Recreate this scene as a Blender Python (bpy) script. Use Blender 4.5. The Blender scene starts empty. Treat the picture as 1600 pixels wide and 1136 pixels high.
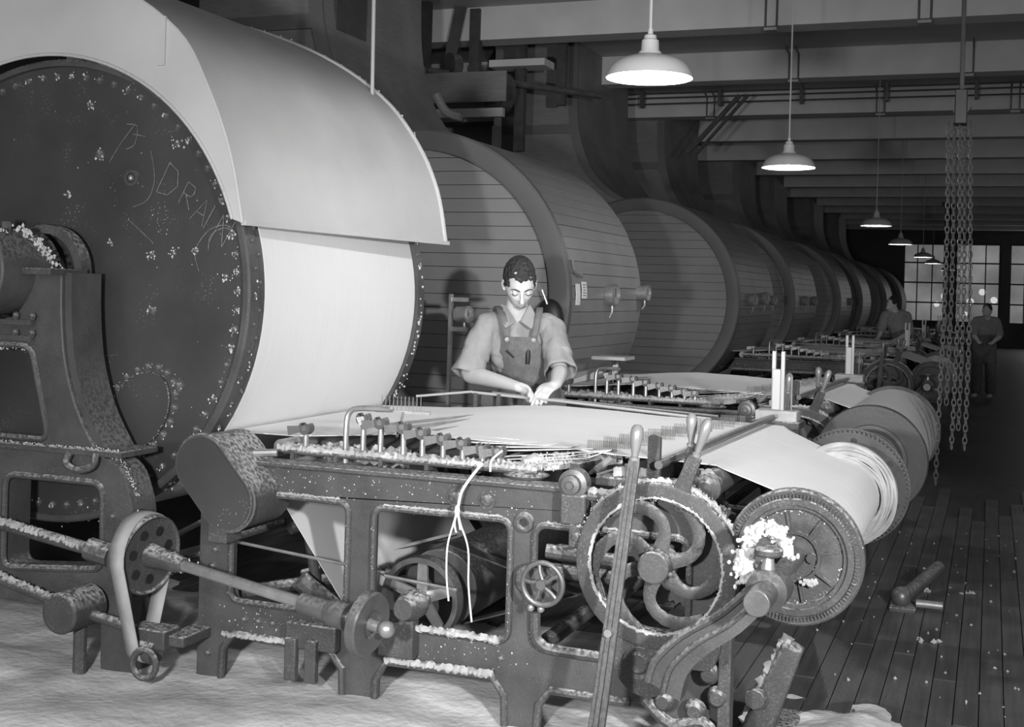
import bpy, math, random
from mathutils import Vector, Matrix, noise
from mathutils.geometry import tessellate_polygon
random.seed(7)
V = Vector
PI = math.pi
C = bpy.context.scene.collection
S = bpy.context.scene

# ---------------------------------------------------------------- camera
yaw = math.radians(21); ro = .0282
Fw = V((-math.sin(yaw), math.cos(yaw), 0)); Hh = V((math.cos(yaw), math.sin(yaw), 0)); Zu = V((0, 0, 1))
Rv = Hh*math.cos(ro)+Zu*math.sin(ro); Uv = Zu*math.cos(ro)-Hh*math.sin(ro)
cd = bpy.data.cameras.new('camera'); cam = bpy.data.objects.new('camera', cd); C.objects.link(cam)
cam.matrix_world = Matrix(((Rv.x, Uv.x, -Fw.x, 0), (Rv.y, Uv.y, -Fw.y, 0), (Rv.z, Uv.z, -Fw.z, 1.48), (0, 0, 0, 1)))
cd.sensor_width = 36; cd.lens = 36*1956/1600; cd.shift_y = -114/1600; cd.clip_end = 200; cd.clip_start = .05
S.camera = cam
# ---------------------------------------------------------------- world, lights, exposure
w = bpy.data.worlds.new('world'); S.world = w; w.use_nodes = True
w.node_tree.nodes['Background'].inputs[0].default_value = (1, 1, 1, 1); w.node_tree.nodes['Background'].inputs[1].default_value = .02
def spot(name, loc, to, power, size=.15, cone=75, blend=.6):
    l = bpy.data.lights.new(name, 'SPOT'); l.energy = power; l.shadow_soft_size = size; l.spot_size = math.radians(cone); l.spot_blend = blend
    o = bpy.data.objects.new(name, l); C.objects.link(o); o.location = loc
    o.rotation_euler = (V(to)-V(loc)).to_track_quat('-Z', 'Y').to_euler(); return o
spot('flash_right', (1.35, .4, 1.86), (-1.8, 6.2, 1.0), 1300, .09, 52, .9)
spot('flash_left', (-1.05, .2, 1.45), (-2.7, 4.6, 1.15), 620, .10, 84, .8)
def area(name, loc, rot, sx, sy, power):
    l = bpy.data.lights.new(name, 'AREA'); l.shape = 'RECTANGLE'; l.size = sx; l.size_y = sy; l.energy = power
    o = bpy.data.objects.new(name, l); C.objects.link(o); o.location = loc; o.rotation_euler = rot; return o
area('fill_side', (5.6, 14, 3.2), (0, math.radians(128), 0), 1.6, 24, 70)  # added fill light tilted up to brighten ceiling and beams, not a window
area('daylight_back', (3.5, 45.6, 2.2), (math.radians(-90), 0, 0), 4, 2.6, 60)
area('fill_front', (0, -2.3, 2.4), (math.radians(90), 0, 0), 10, 3, 150)  # unseen soft fill added behind the camera to lift the dark areas
S.view_settings.view_transform = 'Standard'; S.view_settings.look = 'None'
S.view_settings.exposure = 0.1; S.view_settings.gamma = 1.0; S.view_settings.use_curve_mapping = False

# ---------------------------------------------------------------- materials
MATS = {}
def mat(name, base, rough=.6, metal=0.0, var=.25, scale=6.0, dust=0.0, specks=0.0, bump=.15, stripes=None, emit=0.0, bscale=60):
    if name in MATS: return MATS[name]
    m = bpy.data.materials.new(name); m.use_nodes = True; nt = m.node_tree; N = nt.nodes; L = nt.links
    b = N['Principled BSDF']; b.inputs['Roughness'].default_value = rough; b.inputs['Metallic'].default_value = metal
    tc = N.new('ShaderNodeTexCoord')
    def noi(sc, det=4, vec=None):
        n = N.new('ShaderNodeTexNoise'); n.inputs['Scale'].default_value = sc; n.inputs['Detail'].default_value = det
        L.new(vec or tc.outputs['Object'], n.inputs['Vector']); return n.outputs['Fac']
    def mr(src, a, b_, c, d):
        n = N.new('ShaderNodeMapRange'); n.inputs[1].default_value = a; n.inputs[2].default_value = b_; n.inputs[3].default_value = c; n.inputs[4].default_value = d
        L.new(src, n.inputs[0]); return n.outputs[0]
    def mth(op, a, c):
        n = N.new('ShaderNodeMath'); n.operation = op
        for i, s in enumerate((a, c)):
            if isinstance(s, (int, float)): n.inputs[i].default_value = s
            else: L.new(s, n.inputs[i])
        n.use_clamp = (op == 'MULTIPLY' and False); return n.outputs[0]
    val = mr(noi(scale, 6), .25, .75, base*(1-var), base*(1+var))
    if stripes:
        mp = N.new('ShaderNodeMapping'); L.new(tc.outputs['Object'], mp.inputs['Vector']); mp.inputs['Scale'].default_value = stripes[:3]
        s = noi(1.0, 3, mp.outputs['Vector'])
        val = mth('MULTIPLY', val, mr(s, .3, .7, 1-stripes[3], 1+stripes[3]*.4))
    if dust:
        g = N.new('ShaderNodeNewGeometry'); sx = N.new('ShaderNodeSeparateXYZ'); L.new(g.outputs['Normal'], sx.inputs[0])
        up = mr(sx.outputs['Z'], .15, .8, 0.0, 1.0)
        nn = mr(noi(70, 5), .40, .6, .1, 1.0)
        f = mth('MULTIPLY', mth('MULTIPLY', up, nn), dust)
        f2 = mth('MULTIPLY', mth('MULTIPLY', mr(noi(160, 3), .50, .66, 0, 1), mr(noi(9, 4), .4, .6, .25, 1)), dust*.13)
        f = mth('MAXIMUM', f, f2)
        mx = N.new('ShaderNodeMix'); mx.data_type = 'FLOAT'; L.new(f, mx.inputs[0]); L.new(val, mx.inputs[2]); mx.inputs[3].default_value = .52; val = mx.outputs[0]
    if specks:
        vo = N.new('ShaderNodeTexVoronoi'); vo.inputs['Scale'].default_value = 90; L.new(tc.outputs['Object'], vo.inputs['Vector'])
        sp = mth('MULTIPLY', mr(vo.outputs['Distance'], .1, .18, 1, 0), mr(noi(5, 3), .55, .68, 0, specks))
        mx = N.new('ShaderNodeMix'); mx.data_type = 'FLOAT'; L.new(sp, mx.inputs[0]); L.new(val, mx.inputs[2]); mx.inputs[3].default_value = .5; val = mx.outputs[0]
    cc = N.new('ShaderNodeCombineColor'); [L.new(val, cc.inputs[i]) for i in range(3)]
    L.new(cc.outputs[0], b.inputs['Base Color'])
    if emit:
        L.new(cc.outputs[0], b.inputs['Emission Color']); b.inputs['Emission Strength'].default_value = emit
    if bump:
        bp = N.new('ShaderNodeBump'); bp.inputs['Strength'].default_value = bump; bp.inputs['Distance'].default_value = .01
        L.new(noi(bscale, 6), bp.inputs['Height']); L.new(bp.outputs[0], b.inputs['Normal'])
    if name.startswith('cast_iron'): b.inputs['Specular IOR Level'].default_value = .18
    if name == 'window_glass': b.inputs['Alpha'].default_value = .55
    MATS[name] = m; return m
IRON = mat('cast_iron', .060, .55, 0, .3, 5, dust=.75, bump=.25)
IRONC = mat('cast_iron_clean', .062, .45, 0, .3, 8, dust=.35, bump=.15)
DISC = mat('drum_head_paint', .042, .42, 0, .3, 2.5, specks=.9, bump=.08)
STEEL = mat('worn_steel', .34, .34, .6, .25, 14, dust=.4, bump=.06)
DARKST = mat('dark_steel', .10, .38, .3, .25, 14, dust=.3, bump=.06)
HOOD = mat('galvanised_sheet', .37, .6, 0, .14, 2.2, bump=.06)
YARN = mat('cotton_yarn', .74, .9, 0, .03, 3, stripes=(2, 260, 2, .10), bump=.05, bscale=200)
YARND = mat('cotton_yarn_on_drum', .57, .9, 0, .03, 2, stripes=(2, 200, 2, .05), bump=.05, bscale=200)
LINT = mat('cotton_lint', .45, 1, 0, .15, 30, bump=.4)
FLINT = mat('floor_lint', .62, 1, 0, .40, 3.5, stripes=(2, 7, 2, .3), bump=.6, bscale=30)
LINTG = mat('grey_lint', .34, 1, 0, .35, 9, bump=.6, bscale=30)
WOOD = mat('painted_wood', .20, .5, 0, .14, 3, bump=.08)
WOODF = mat('painted_wood_face', .19, .55, 0, .16, 2, bump=.08)
WOODR = mat('painted_wood_rim', .11, .5, 0, .12, 3, bump=.08)
WOODD = mat('duct_wood', .17, .6, 0, .2, 2.5, stripes=(8, 8, 60, .15), bump=.1)
HANDLE = mat('turned_handle', .22, .3, .2, .15, 10, bump=.02)
FLOOR = mat('oiled_floor', .045, .5, 0, .3, 3, stripes=(30, 2, 2, .3), bump=.15)
BOARD = mat('floor_board', .10, .42, 0, .45, 2.2, stripes=(40, 1.5, 2, .35), bump=.15)
CEIL = mat('ceiling_paint', .42, .8, 0, .15, 2, bump=.05)
BEAM = mat('beam_paint', .56, .8, 0, .12, 2, bump=.05)
WALL = mat('wall_paint', .10, .8, 0, .2, 1.5, bump=.05)
ENAM = mat('enamel_outer', .36, .35, 0, .05, 3, bump=0)
ENAMI = mat('enamel_inner', .88, .4, 0, .02, 3, bump=0)
BULB = mat('bulb', 1, .4, 0, 0, 3, bump=0, emit=14)
GLASS = mat('window_glass', .30, .3, 0, .5, .8, bump=0, emit=.5)
GLOW = mat('lit_lamp_outside', 1, .3, 0, 0, .8, bump=0, emit=2.0)
SKIN = mat('skin', .55, .5, 0, .06, 12, bump=.05)
SHIRT = mat('work_shirt', .27, .9, 0, .12, 14, bump=.3, bscale=25)
DENIM = mat('overalls', .15, .9, 0, .18, 20, stripes=(160, 160, 3, .25), bump=.3, bscale=40)
HAIR = mat('dark_hair', .022, .75, 0, .4, 60, bump=.8, bscale=90)
PAPER = mat('paper_tag', .7, .9, 0, .04, 10, bump=.02)
BLACK = mat('black', .015, .5, 0, .2, 10, bump=.02)
CHALK = mat('chalk', .13, 1, 0, .5, 60, bump=.1)
BELTG = mat('woven_belt', .30, .8, 0, .2, 12, bump=.1)
BELT = mat('leather_belt', .07, .5, 0, .2, 8, bump=.1)
DIAL = mat('gauge_dial', .28, .25, 0, .3, 30, bump=0)

# ---------------------------------------------------------------- mesh helpers
WO = {}
def link(o, parent=None):
    C.objects.link(o)
    if parent: o.parent = parent; WO[o] = WO.get(parent, V((0, 0, 0)))
    return o
def tag(o, label=None, cat=None, group=None, kind=None):
    if label: o['label'] = label
    if cat: o['category'] = cat
    if group: o['group'] = group
    if kind: o['kind'] = kind
    return o
def thing(name, loc, label, cat, group=None):
    o = bpy.data.objects.new(name, None); C.objects.link(o); o.location = loc; o.empty_display_size = .1
    WO[o] = V(loc); return tag(o, label, cat, group)
def basis(a):
    a = V(a).normalized(); r = V((0, 0, 1)) if abs(a.z) < .9 else V((1, 0, 0))
    u = r.cross(a).normalized(); return u, a.cross(u).normalized(), a
class MB:
    def __init__(s): s.v = []; s.f = []
    def add(s, vs, fs):
        n = len(s.v); s.v += [V(p) for p in vs]; s.f += [[i+n for i in f] for f in fs]; return s
    def box(s, x0, x1, y0, y1, z0, z1):
        return s.add([(x, y, z) for x in (x0, x1) for y in (y0, y1) for z in (z0, z1)],
                     [(0, 1, 3, 2), (4, 6, 7, 5), (0, 4, 5, 1), (2, 3, 7, 6), (0, 2, 6, 4), (1, 5, 7, 3)])
    def bar(s, p, q, wd, th, side=(0, 1, 0), w2=None):
        p, q = V(p), V(q); a = (q-p).normalized(); sd = V(side); sd = (sd-a*sd.dot(a)).normalized(); t = a.cross(sd)
        vs = []
        for c, ww in ((p, wd), (q, w2 or wd)):
            for i, j in ((-1, -1), (1, -1), (1, 1), (-1, 1)): vs.append(c+t*(i*ww/2)+sd*(j*th/2))
        return s.add(vs, [(0, 1, 2, 3), (7, 6, 5, 4), (0, 4, 5, 1), (1, 5, 6, 2), (2, 6, 7, 3), (3, 7, 4, 0)])
    def cyl(s, p, q, r, r2=None, n=20):
        L = (V(q)-V(p)).length
        return s.lathe([(0, 0), (r, 0), (r if r2 is None else r2, L), (0, L)], p, V(q)-V(p), n)
    def lathe(s, prof, o, ax, n=24, a0=0, a1=2*PI, ref=None):
        u, v, a = basis(ax); o = V(o); full = abs(a1-a0-2*PI) < 1e-6; m = n if full else n+1
        idx = []; vs = []
        for r, h in prof:
            if abs(r) < 1e-9: idx.append([len(vs)]*m); vs.append(o+a*h)
            else:
                idx.append(list(range(len(vs), len(vs)+m)))
                for k in range(m):
                    t = a0+(a1-a0)*k/n; vs.append(o+a*h+u*(r*math.cos(t))+v*(r*math.sin(t)))
        fs = []
        for i in range(len(prof)-1):
            for k in range(n):
                k2 = (k+1) % m; q = [idx[i][k], idx[i][k2], idx[i+1][k2], idx[i+1][k]]
                q2 = [q[j] for j in range(4) if q[j] != q[j-1]]
                if len(q2) > 2: fs.append(q2)
        return s.add(vs, fs)
    def ring(s, ri, ro_, o, ax, h, n=40):
        return s.lathe([(ri, 0), (ro_, 0), (ro_, h), (ri, h), (ri, 0)], o, ax, n)
    def tube(s, pts, r, n=8, closed=False, flat=None):
        pts = [V(p) for p in pts]; N_ = len(pts); rs = r if isinstance(r, (list, tuple)) else [r]*N_
        u = None; vs = []
        for i, p in enumerate(pts):
            a = (pts[(i+1) % N_] if (closed or i < N_-1) else p) - (pts[i-1] if (closed or i > 0) else p)
            a.normalize()
            if u is None: u = basis(a)[0]
            u = (u-a*u.dot(a)).normalized(); v = a.cross(u)
            for k in range(n):
                t = 2*PI*k/n
                d = u*math.cos(t)+v*math.sin(t)
                if flat: d = d-V(flat[0])*(d.dot(V(flat[0]))*(1-flat[1]))
                vs.append(p+d*rs[i])
        fs = []
        for i in range(N_ if closed else N_-1):
            j = (i+1) % N_
            for k in range(n): fs.append((i*n+k, i*n+(k+1) % n, j*n+(k+1) % n, j*n+k))
        if not closed: fs += [list(range(n))[::-1], list(range((N_-1)*n, N_*n))]
        return s.add(vs, fs)
    def plate(s, outer, holes, y0, y1):
        loops = [outer]+list(holes); flat = [p for l in loops for p in l]; n = len(flat)
        tri = tessellate_polygon([[V((x, z, 0)) for x, z in l] for l in loops])
        vs = [(x, y0, z) for x, z in flat]+[(x, y1, z) for x, z in flat]
        fs = [tuple(t) for t in tri]+[tuple(i+n for i in t[::-1]) for t in tri]
        b = 0
        for l in loops:
            m = len(l)
            for i in range(m): j = (i+1) % m; fs.append((b+i, b+j, b+j+n, b+i+n))
            b += m
        return s.add(vs, fs)
    def ball(s, c, r, n=12, sc=(1, 1, 1)):
        c = V(c); m = max(4, n//2); b = len(s.v)
        vs = []; fs = []
        for i in range(m+1):
            ph = PI*i/m
            for k in range(n):
                t = 2*PI*k/n; vs.append(c+V((r*sc[0]*math.sin(ph)*math.cos(t), r*sc[1]*math.sin(ph)*math.sin(t), r*sc[2]*math.cos(ph))))
        for i in range(m):
            for k in range(n): fs.append((i*n+k, i*n+(k+1) % n, (i+1)*n+(k+1) % n, (i+1)*n+k))
        return s.add(vs, fs)
    def blob(s, c, r):
        c = V(c); vs = [c+V(d)*(r*random.uniform(.5, 1.3)) for d in ((1, 0, 0), (-1, 0, 0), (0, 1, 0), (0, -1, 0), (0, 0, 1), (0, 0, -1))]
        return s.add(vs, [(0, 2, 4), (2, 1, 4), (1, 3, 4), (3, 0, 4), (2, 0, 5), (1, 2, 5), (3, 1, 5), (0, 3, 5)])
    def sheet(s, prof, y0, y1, th=.004, ny=1):
        """surface over an XZ path, y0/y1 numbers or lists"""
        n = len(prof); Y0 = y0 if isinstance(y0, list) else [y0]*n; Y1 = y1 if isinstance(y1, list) else [y1]*n
        vs = []; m = ny+1
        for d in (0, -th):
            for (x, z), a, b in zip(prof, Y0, Y1):
                for j in range(m): vs.append((x, a+(b-a)*j/ny, z+d))
        o = n*m; fs = []
        for i in range(n-1):
            for j in range(ny):
                q = (i*m+j, (i+1)*m+j, (i+1)*m+j+1, i*m+j+1); fs.append(q); fs.append(tuple(k+o for k in q[::-1]))
            fs.append((i*m, i*m+o, (i+1)*m+o, (i+1)*m)); e = i*m+ny; e2 = e+m; fs.append((e, e2, e2+o, e+o))
        fs.append(tuple([0+j for j in range(m)]+[o+j for j in range(m)][::-1]))
        b = (n-1)*m; fs.append(tuple([b+j for j in range(m)][::-1]+[b+o+j for j in range(m)]))
        return s.add(vs, fs)
    def mesh(s, name, m, off=V((0, 0, 0)), ang=35):
        me = bpy.data.meshes.new(name); me.from_pydata([tuple(p-off) for p in s.v], [], s.f); me.validate()
        import bmesh
        bm = bmesh.new(); bm.from_mesh(me); bmesh.ops.remove_doubles(bm, verts=bm.verts, dist=1e-5); bmesh.ops.recalc_face_normals(bm, faces=bm.faces); bm.to_mesh(me); bm.free()
        me.materials.append(m); me.polygons.foreach_set('use_smooth', [True]*len(me.polygons)); me.set_sharp_from_angle(angle=math.radians(ang)); me.update()
        return me
    def build(s, name, m, parent=None, bevel=0, ang=35, label=None):
        o = bpy.data.objects.new(name, s.mesh(name, m, WO.get(parent, V((0, 0, 0))), ang)); link(o, parent)
        if bevel:
            md = o.modifiers.new('bevel', 'BEVEL'); md.width = bevel; md.segments = 2; md.limit_method = 'ANGLE'; md.angle_limit = math.radians(50)
        if label: o['label'] = label
        return o
def inst(me, name, parent, loc, rot=None, sc=None):
    o = bpy.data.objects.new(name, me); link(o, parent); o.location = V(loc)-WO.get(parent, V((0, 0, 0)))
    if rot: o.rotation_euler = rot
    if sc: o.scale = sc
    WO[o] = V(loc); return o
def copy_tree(o, parent=None):
    c = o.copy(); C.objects.link(c)
    if parent: c.parent = parent
    for ch in list(kids.get(o, [])): copy_tree(ch, c)
    return c
def mkkids():
    global kids; kids = {}
    for o in list(bpy.data.objects):
        if o.parent: kids.setdefault(o.parent, []).append(o)
def single(mb, name, m, label, cat, group=None, bevel=0, kind=None, loc=None, ang=35):
    """one-mesh thing with its origin at the base of its bounding box"""
    xs = [p.x for p in mb.v]; ys = [p.y for p in mb.v]; zs = [p.z for p in mb.v]
    L = V(((min(xs)+max(xs))/2, (min(ys)+max(ys))/2, min(zs)))
    o = bpy.data.objects.new(name, mb.mesh(name, m, L, ang)); C.objects.link(o); o.location = L; WO[o] = L
    if bevel:
        md = o.modifiers.new('bevel', 'BEVEL'); md.width = bevel; md.segments = 2; md.limit_method = 'ANGLE'; md.angle_limit = math.radians(50)
    return tag(o, label, cat, group, kind)
def arc(cx, cz, r, a0, a1, n): return [(cx+r*math.cos(math.radians(a0+(a1-a0)*i/n)), cz+r*math.sin(math.radians(a0+(a1-a0)*i/n))) for i in range(n+1)]
def rrect(x0, x1, z0, z1, r=.04, n=5):
    return arc(x1-r, z1-r, r, 0, 90, n)+arc(x0+r, z1-r, r, 90, 180, n)+arc(x0+r, z0+r, r, 180, 270, n)+arc(x1-r, z0+r, r, 270, 360, n)
def fillet(pts, r=.03, n=4):
    out = []; N_ = len(pts)
    for i in range(N_):
        p = V(pts[i]); a = (V(pts[i-1])-p); b = (V(pts[(i+1) % N_])-p); rr = min(r, a.length*.45, b.length*.45)
        if rr < .002: out.append(tuple(p)); continue
        a.normalize(); b.normalize(); A = p+a*rr; B = p+b*rr
        for k in range(n+1): t = k/n; out.append(tuple(A*(1-t)**2+p*(2*t*(1-t))+B*t*t))
    return out
def smoothpts(pts, n=6):
    P = [V(p) for p in pts]; out = []
    for i in range(len(P)-1):
        p0 = P[max(0, i-1)]; p1 = P[i]; p2 = P[i+1]; p3 = P[min(len(P)-1, i+2)]
        for k in range(n):
            t = k/n; out.append(.5*((2*p1)+(p2-p0)*t+(2*p0-5*p1+4*p2-p3)*t*t+(3*p1-p0-3*p2+p3)*t**3))
    return out+[P[-1]]
def lint_line(mb, pts, r=.006, dens=90, spread=.008):
    pts = [V(p) for p in pts]
    for a, b in zip(pts[:-1], pts[1:]):
        for _ in range(max(1, int((b-a).length*dens*1.7))):
            p = a.lerp(b, random.random())+V([random.gauss(0, .5)*spread for _ in range(3)])
            mb.blob(p, r*.62*random.uniform(.3, 1.3))
    return mb
def fuzz_tube(mb, pts, r=.010, step=.008, n=7):
    pts = [V(p) for p in pts]; P = []
    for a, b in zip(pts[:-1], pts[1:]):
        k = max(1, int((b-a).length/step)); P += [a.lerp(b, i/k) for i in range(k)]
    P.append(pts[-1]); b0 = len(mb.v); mb.tube(P, [r]*len(P), n)
    for i in range(b0, len(mb.v)):
        c = P[min(len(P)-1, (i-b0)//n)]; mb.v[i] = c+(mb.v[i]-c)*random.uniform(.55, 1.5)
    return mb
def dome(r=.012, h=.008, n=10, hexb=False):
    """bolt head pointing to -Y, with washer"""
    return MB().lathe([(0, 0), (r*1.45, 0), (r*1.45, h*.35), (r, h*.35), (r*.9, h), (r*.5, h*1.35), (0, h*1.45)], (0, 0, 0), (0, -1, 0), n)

# ================================================================ THE ROOM
XL, XR, YF, YB, ZC = -9.0, 6.0, -2.5, 46.0, 4.22
def struct(mb, name, m, **k):
    o = mb.build(name, m, None, **k); o['kind'] = 'structure'; return o
fl = struct(MB().box(XL, XR, YF, YB, -.2, 0), 'floor', FLOOR)
bl = {}
x = -4.3
while x < 1.95:
    y = 2.3+random.uniform(-.9, .2)
    while y < 8.8:
        L = random.choice((2.2, 2.8, 3.4)); k = (L,)
        if k not in bl: bl[k] = MB().box(-.0405, .0405, 0, L-.006, 0, .018).mesh('board', BOARD)
        o = inst(bl[k], 'board', fl, (x, y, -.006+random.uniform(0, .0015))); y += L
    x += .085
ce = struct(MB().box(XL, XR, YF, YB, ZC, ZC+.2), 'ceiling', CEIL)
struct(MB().box(XL-.2, XL, YF, YB, 0, ZC), 'wall_left', WALL)
struct(MB().box(XR, XR+.2, YF, YB, 0, ZC), 'wall_right', WALL)
struct(MB().box(XL, XR, YF-.2, YF, 0, ZC), 'wall_front', WALL)
WINX = [(-2.98, -1.50), (-1.24, .25), (.5, 2.0)]
wl = MB().plate([(XL, 0), (XR, 0), (XR, ZC), (XL, ZC)], [[(a, .78), (b, .78), (b, 3.56), (a, 3.56)] for a, b in WINX], YB, YB+.3)
struct(wl, 'wall_back', WALL)
for i, (a, b) in enumerate(WINX):
    fr = MB().plate([(a, .78), (b, .78), (b, 3.56), (a, 3.56)], [[(a+.07, .85), (b-.07, .85), (b-.07, 3.49), (a+.07, 3.49)]], YB+.05, YB+.15)
    for j in (1, 2): xx = a+(b-a)*j/3; fr.box(xx-.018, xx+.018, YB+.08, YB+.13, .8, 3.5)
    for j in range(1, 4): zz = .78+2.78*j/4; fr.box(a+.02, b-.02, YB+.075, YB+.135, zz-.025, zz+.025)
    f = struct(fr, 'window_%d' % (i+1), WALL)
    for j in range(3):
        for q in range(4):
            x0 = a+(b-a)*j/3; x1 = a+(b-a)*(j+1)/3; z0 = .78+2.78*q/4; z1 = z0+2.78/4
            MB().box(x0+.02, x1-.02, YB+.10, YB+.11, z0+.02, z1-.02).build('pane', GLASS, f)
for i, (gx, gz, r) in enumerate([(-1.62, 1.72, .14), (-1.9, 1.42, .10), (-1.55, 1.3, .10), (-.75, 1.55, .13), (-.35, 1.9, .12), (.05, 1.62, .12), (-.9, 1.1, .08)]):
    o = thing('outside_lamp', (gx, YB+2.2, 0), 'small glaring light seen through the end windows of the hall', 'light', 'glaring lights outside the end windows')
    MB().ball((gx, YB+2.2, gz), r, 12).build('globe', GLOW, o); MB().cyl((gx, YB+2.2, 0), (gx, YB+2.2, gz-r*.9), .02, None, 8).build('post', BLACK, o)
bm_me = MB().box(-7.49, 7.49, 0, .30, 0, .32).mesh('beam', BEAM)
for k in range(-4, 13):
    o = inst(bm_me, 'beam', ce, (-1.5, 11.2+2.72*k, 3.9))
# conduits and sprinkler lines under the beams
for (y, z) in [(13.75, 4.06), (13.75, 4.0)]:
    pass
cp = thing('conduit_run', (-1, 16.2, 4.0), 'pair of thin pipes with clips running across the hall face of a white ceiling beam', 'pipe')
for z in (4.02, 4.10, 4.16): MB().tube([(-6, 16.25, z), (4.5, 16.25, z)], .012, 6).build('pipe', DARKST, cp)
for k in range(9):
    x = -5.5+k*1.05; MB().box(x-.02, x+.02, 16.225, 16.35, 3.98, 4.2).build('clip', DARKST, cp)
for n, (xh, yb) in enumerate([(-2.1, 13.92), (-.3, 13.92), (-3.6, 16.64), (-1.4, 16.64), (.2, 16.64), (-1.9, 11.2), (-.6, 11.2)]):
    t = thing('pipe_hanger', (xh, yb, 3.85), ['bent rod hanger under the second white ceiling beam in view, left one', 'bent rod hanger under the second white ceiling beam in view, right one',
        'leftmost bent rod hanger under the beam that carries the thin pipes', 'middle bent rod hanger under the beam that carries the thin pipes', 'rightmost bent rod hanger under the beam that carries the thin pipes',
        'bent rod hanger at the top edge of the view, beside the second lamp cord', 'bent rod hanger at the top edge of the view, right of the second lamp cord'][n], 'hanger')
    MB().tube([(xh-.05, yb-.25, 4.2), (xh-.05, yb-.02, 4.16), (xh-.05, yb-.02, 3.88), (xh+.05, yb-.02, 3.88), (xh+.05, yb-.02, 4.16), (xh+.05, yb-.25, 4.2)], .010, 6).build('rod', DARKST, t)
    MB().box(xh-.055, xh+.055, yb-.06, yb+.06, 3.85, 3.875).build('foot', ENAM, t)
# iron columns
def column(x, y, label):
    t = thing('iron_column', (x, y, 0), label, 'column')
    MB().cyl((x, y, .02), (x, y, 3.9), .085, .075, 18).build('shaft', IRONC, t)
    MB().box(x-.16, x+.16, y-.16, y+.16, 0, .04).build('base', IRONC, t)
    MB().box(x-.15, x+.15, y-.15, y+.15, 3.82, 3.9).build('capital', IRONC, t)
column(-1.05, 32, 'dark iron column standing in front of the far end windows')
column(1.02, 7.6, 'dark iron column at the right edge behind the hanging chains')

# ---------------------------------------------------------------- lamps
lampspec = [(5.2, 2.405, 'nearest hanging enamel lamp, lit, large at the top of the view'), (8.92, 2.40, 'second hanging enamel lamp from the camera, lit, above the second machine'),
            (15.95, 2.40, 'third hanging enamel lamp from the camera, right of the beams'), (21.1, 2.40, 'fourth hanging enamel lamp from the camera'), (27.0, 2.40, 'fifth hanging enamel lamp, in front of the end window'),
            (31.3, 2.40, 'sixth hanging enamel lamp, small, below the fifth'), (37.5, 2.40, 'farthest hanging enamel lamp, beside the window column')]
lampx = [-1.395, -1.365, -1.357, -1.41, -1.355, -1.34, -1.2]
for (y, z, lab), x in zip(lampspec, lampx):
    t = thing('pendant_lamp', (x, y, z), lab, 'lamp', 'enamel pendant lamps above the machines')
    r = .188
    outp = [(r, 0), (r*.985, .010), (r*.93, .034), (r*.84, .058), (r*.70, .076), (r*.48, .090), (r*.28, .100), (r*.25, .112)]
    MB().lathe(outp, (x, y, z), (0, 0, 1), 36).build('lamp_shade', ENAM, t)
    MB().lathe([(a-.004, h) for a, h in outp]+[(0, .108)], (x, y, z-.001), (0, 0, 1), 36).build('reflector', ENAMI, t)
    MB().lathe([(.048, .100), (.040, .112), (.037, .160), (.028, .166), (.026, .182), (.012, .188), (.011, .21), (0, .211)], (x, y, z), (0, 0, 1), 20).build('neck', ENAM, t)
    MB().ball((x, y, z+.058), .034, 14, (1, 1, 1.25)).build('bulb', BULB, t)
    MB().tube([(x, y, z+.2), (x, y, ZC)], .0055 if y > 6 else .007, 6).build('cord', ENAM, t)
    l = bpy.data.lights.new('lamp_light', 'POINT'); l.energy = 45 if y < 6 else (26 if y < 10 else 4); l.shadow_soft_size = .03
    lo = bpy.data.objects.new('lamp_light', l); C.objects.link(lo); lo.location = (x, y, z+.005)

# ---------------------------------------------------------------- chains and hoist
def chain(x, y, z0, z1, label, s=1.0):
    mb = MB(); z = z1; k = 0; L = .044*s; wd = .010*s; r = .0032*s
    while z > z0:
        pts = []
        for i in range(8):
            t = 2*PI*i/8; a = wd*math.cos(t); b = (L/2)*(math.sin(t))
            pts.append((x+(a if k % 2 else a*.35)+.012*math.sin(z*2.1+x*9), y+(a*.35 if k % 2 else a), z+b))
        mb.tube(pts, r, 4, closed=True); z -= L*.74; k += 1
    return single(mb, 'hanging_chain', DARKST, label, 'chain', 'hoist chains')
cy = 7.0
for x, y, z0, z1, lab in [(-.245, cy, .50, 2.42, 'leftmost of the hanging hoist chains, reaching nearest the floor'), (-.215, cy+.05, .95, 2.42, 'second hanging hoist chain from the left'),
                       (-.180, cy, .72, 2.42, 'third hanging hoist chain from the left'), (-.155, cy+.06, .8, 2.42, 'fourth hanging hoist chain from the left, second from the right'), (-.122, cy, .70, 2.42, 'rightmost of the hanging hoist chains')]:
    chain(x, y, z0, z1, lab)
t = thing('chain_hoist', (-.18, cy, 2.40), 'dark chain hoist block from which the chains hang', 'hoist')
MB().cyl((-.18, cy-.04, 2.52), (-.18, cy+.04, 2.52), .05, None, 24).build('sheave', BLACK, t)
MB().box(-.21, -.15, cy-.06, cy+.06, 2.42, 2.60).build('block', BLACK, t, .004)
MB().tube([(-.18, cy, 2.6), (-.18, cy, 4.2)], .012, 8).build('rod', DARKST, t)

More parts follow.
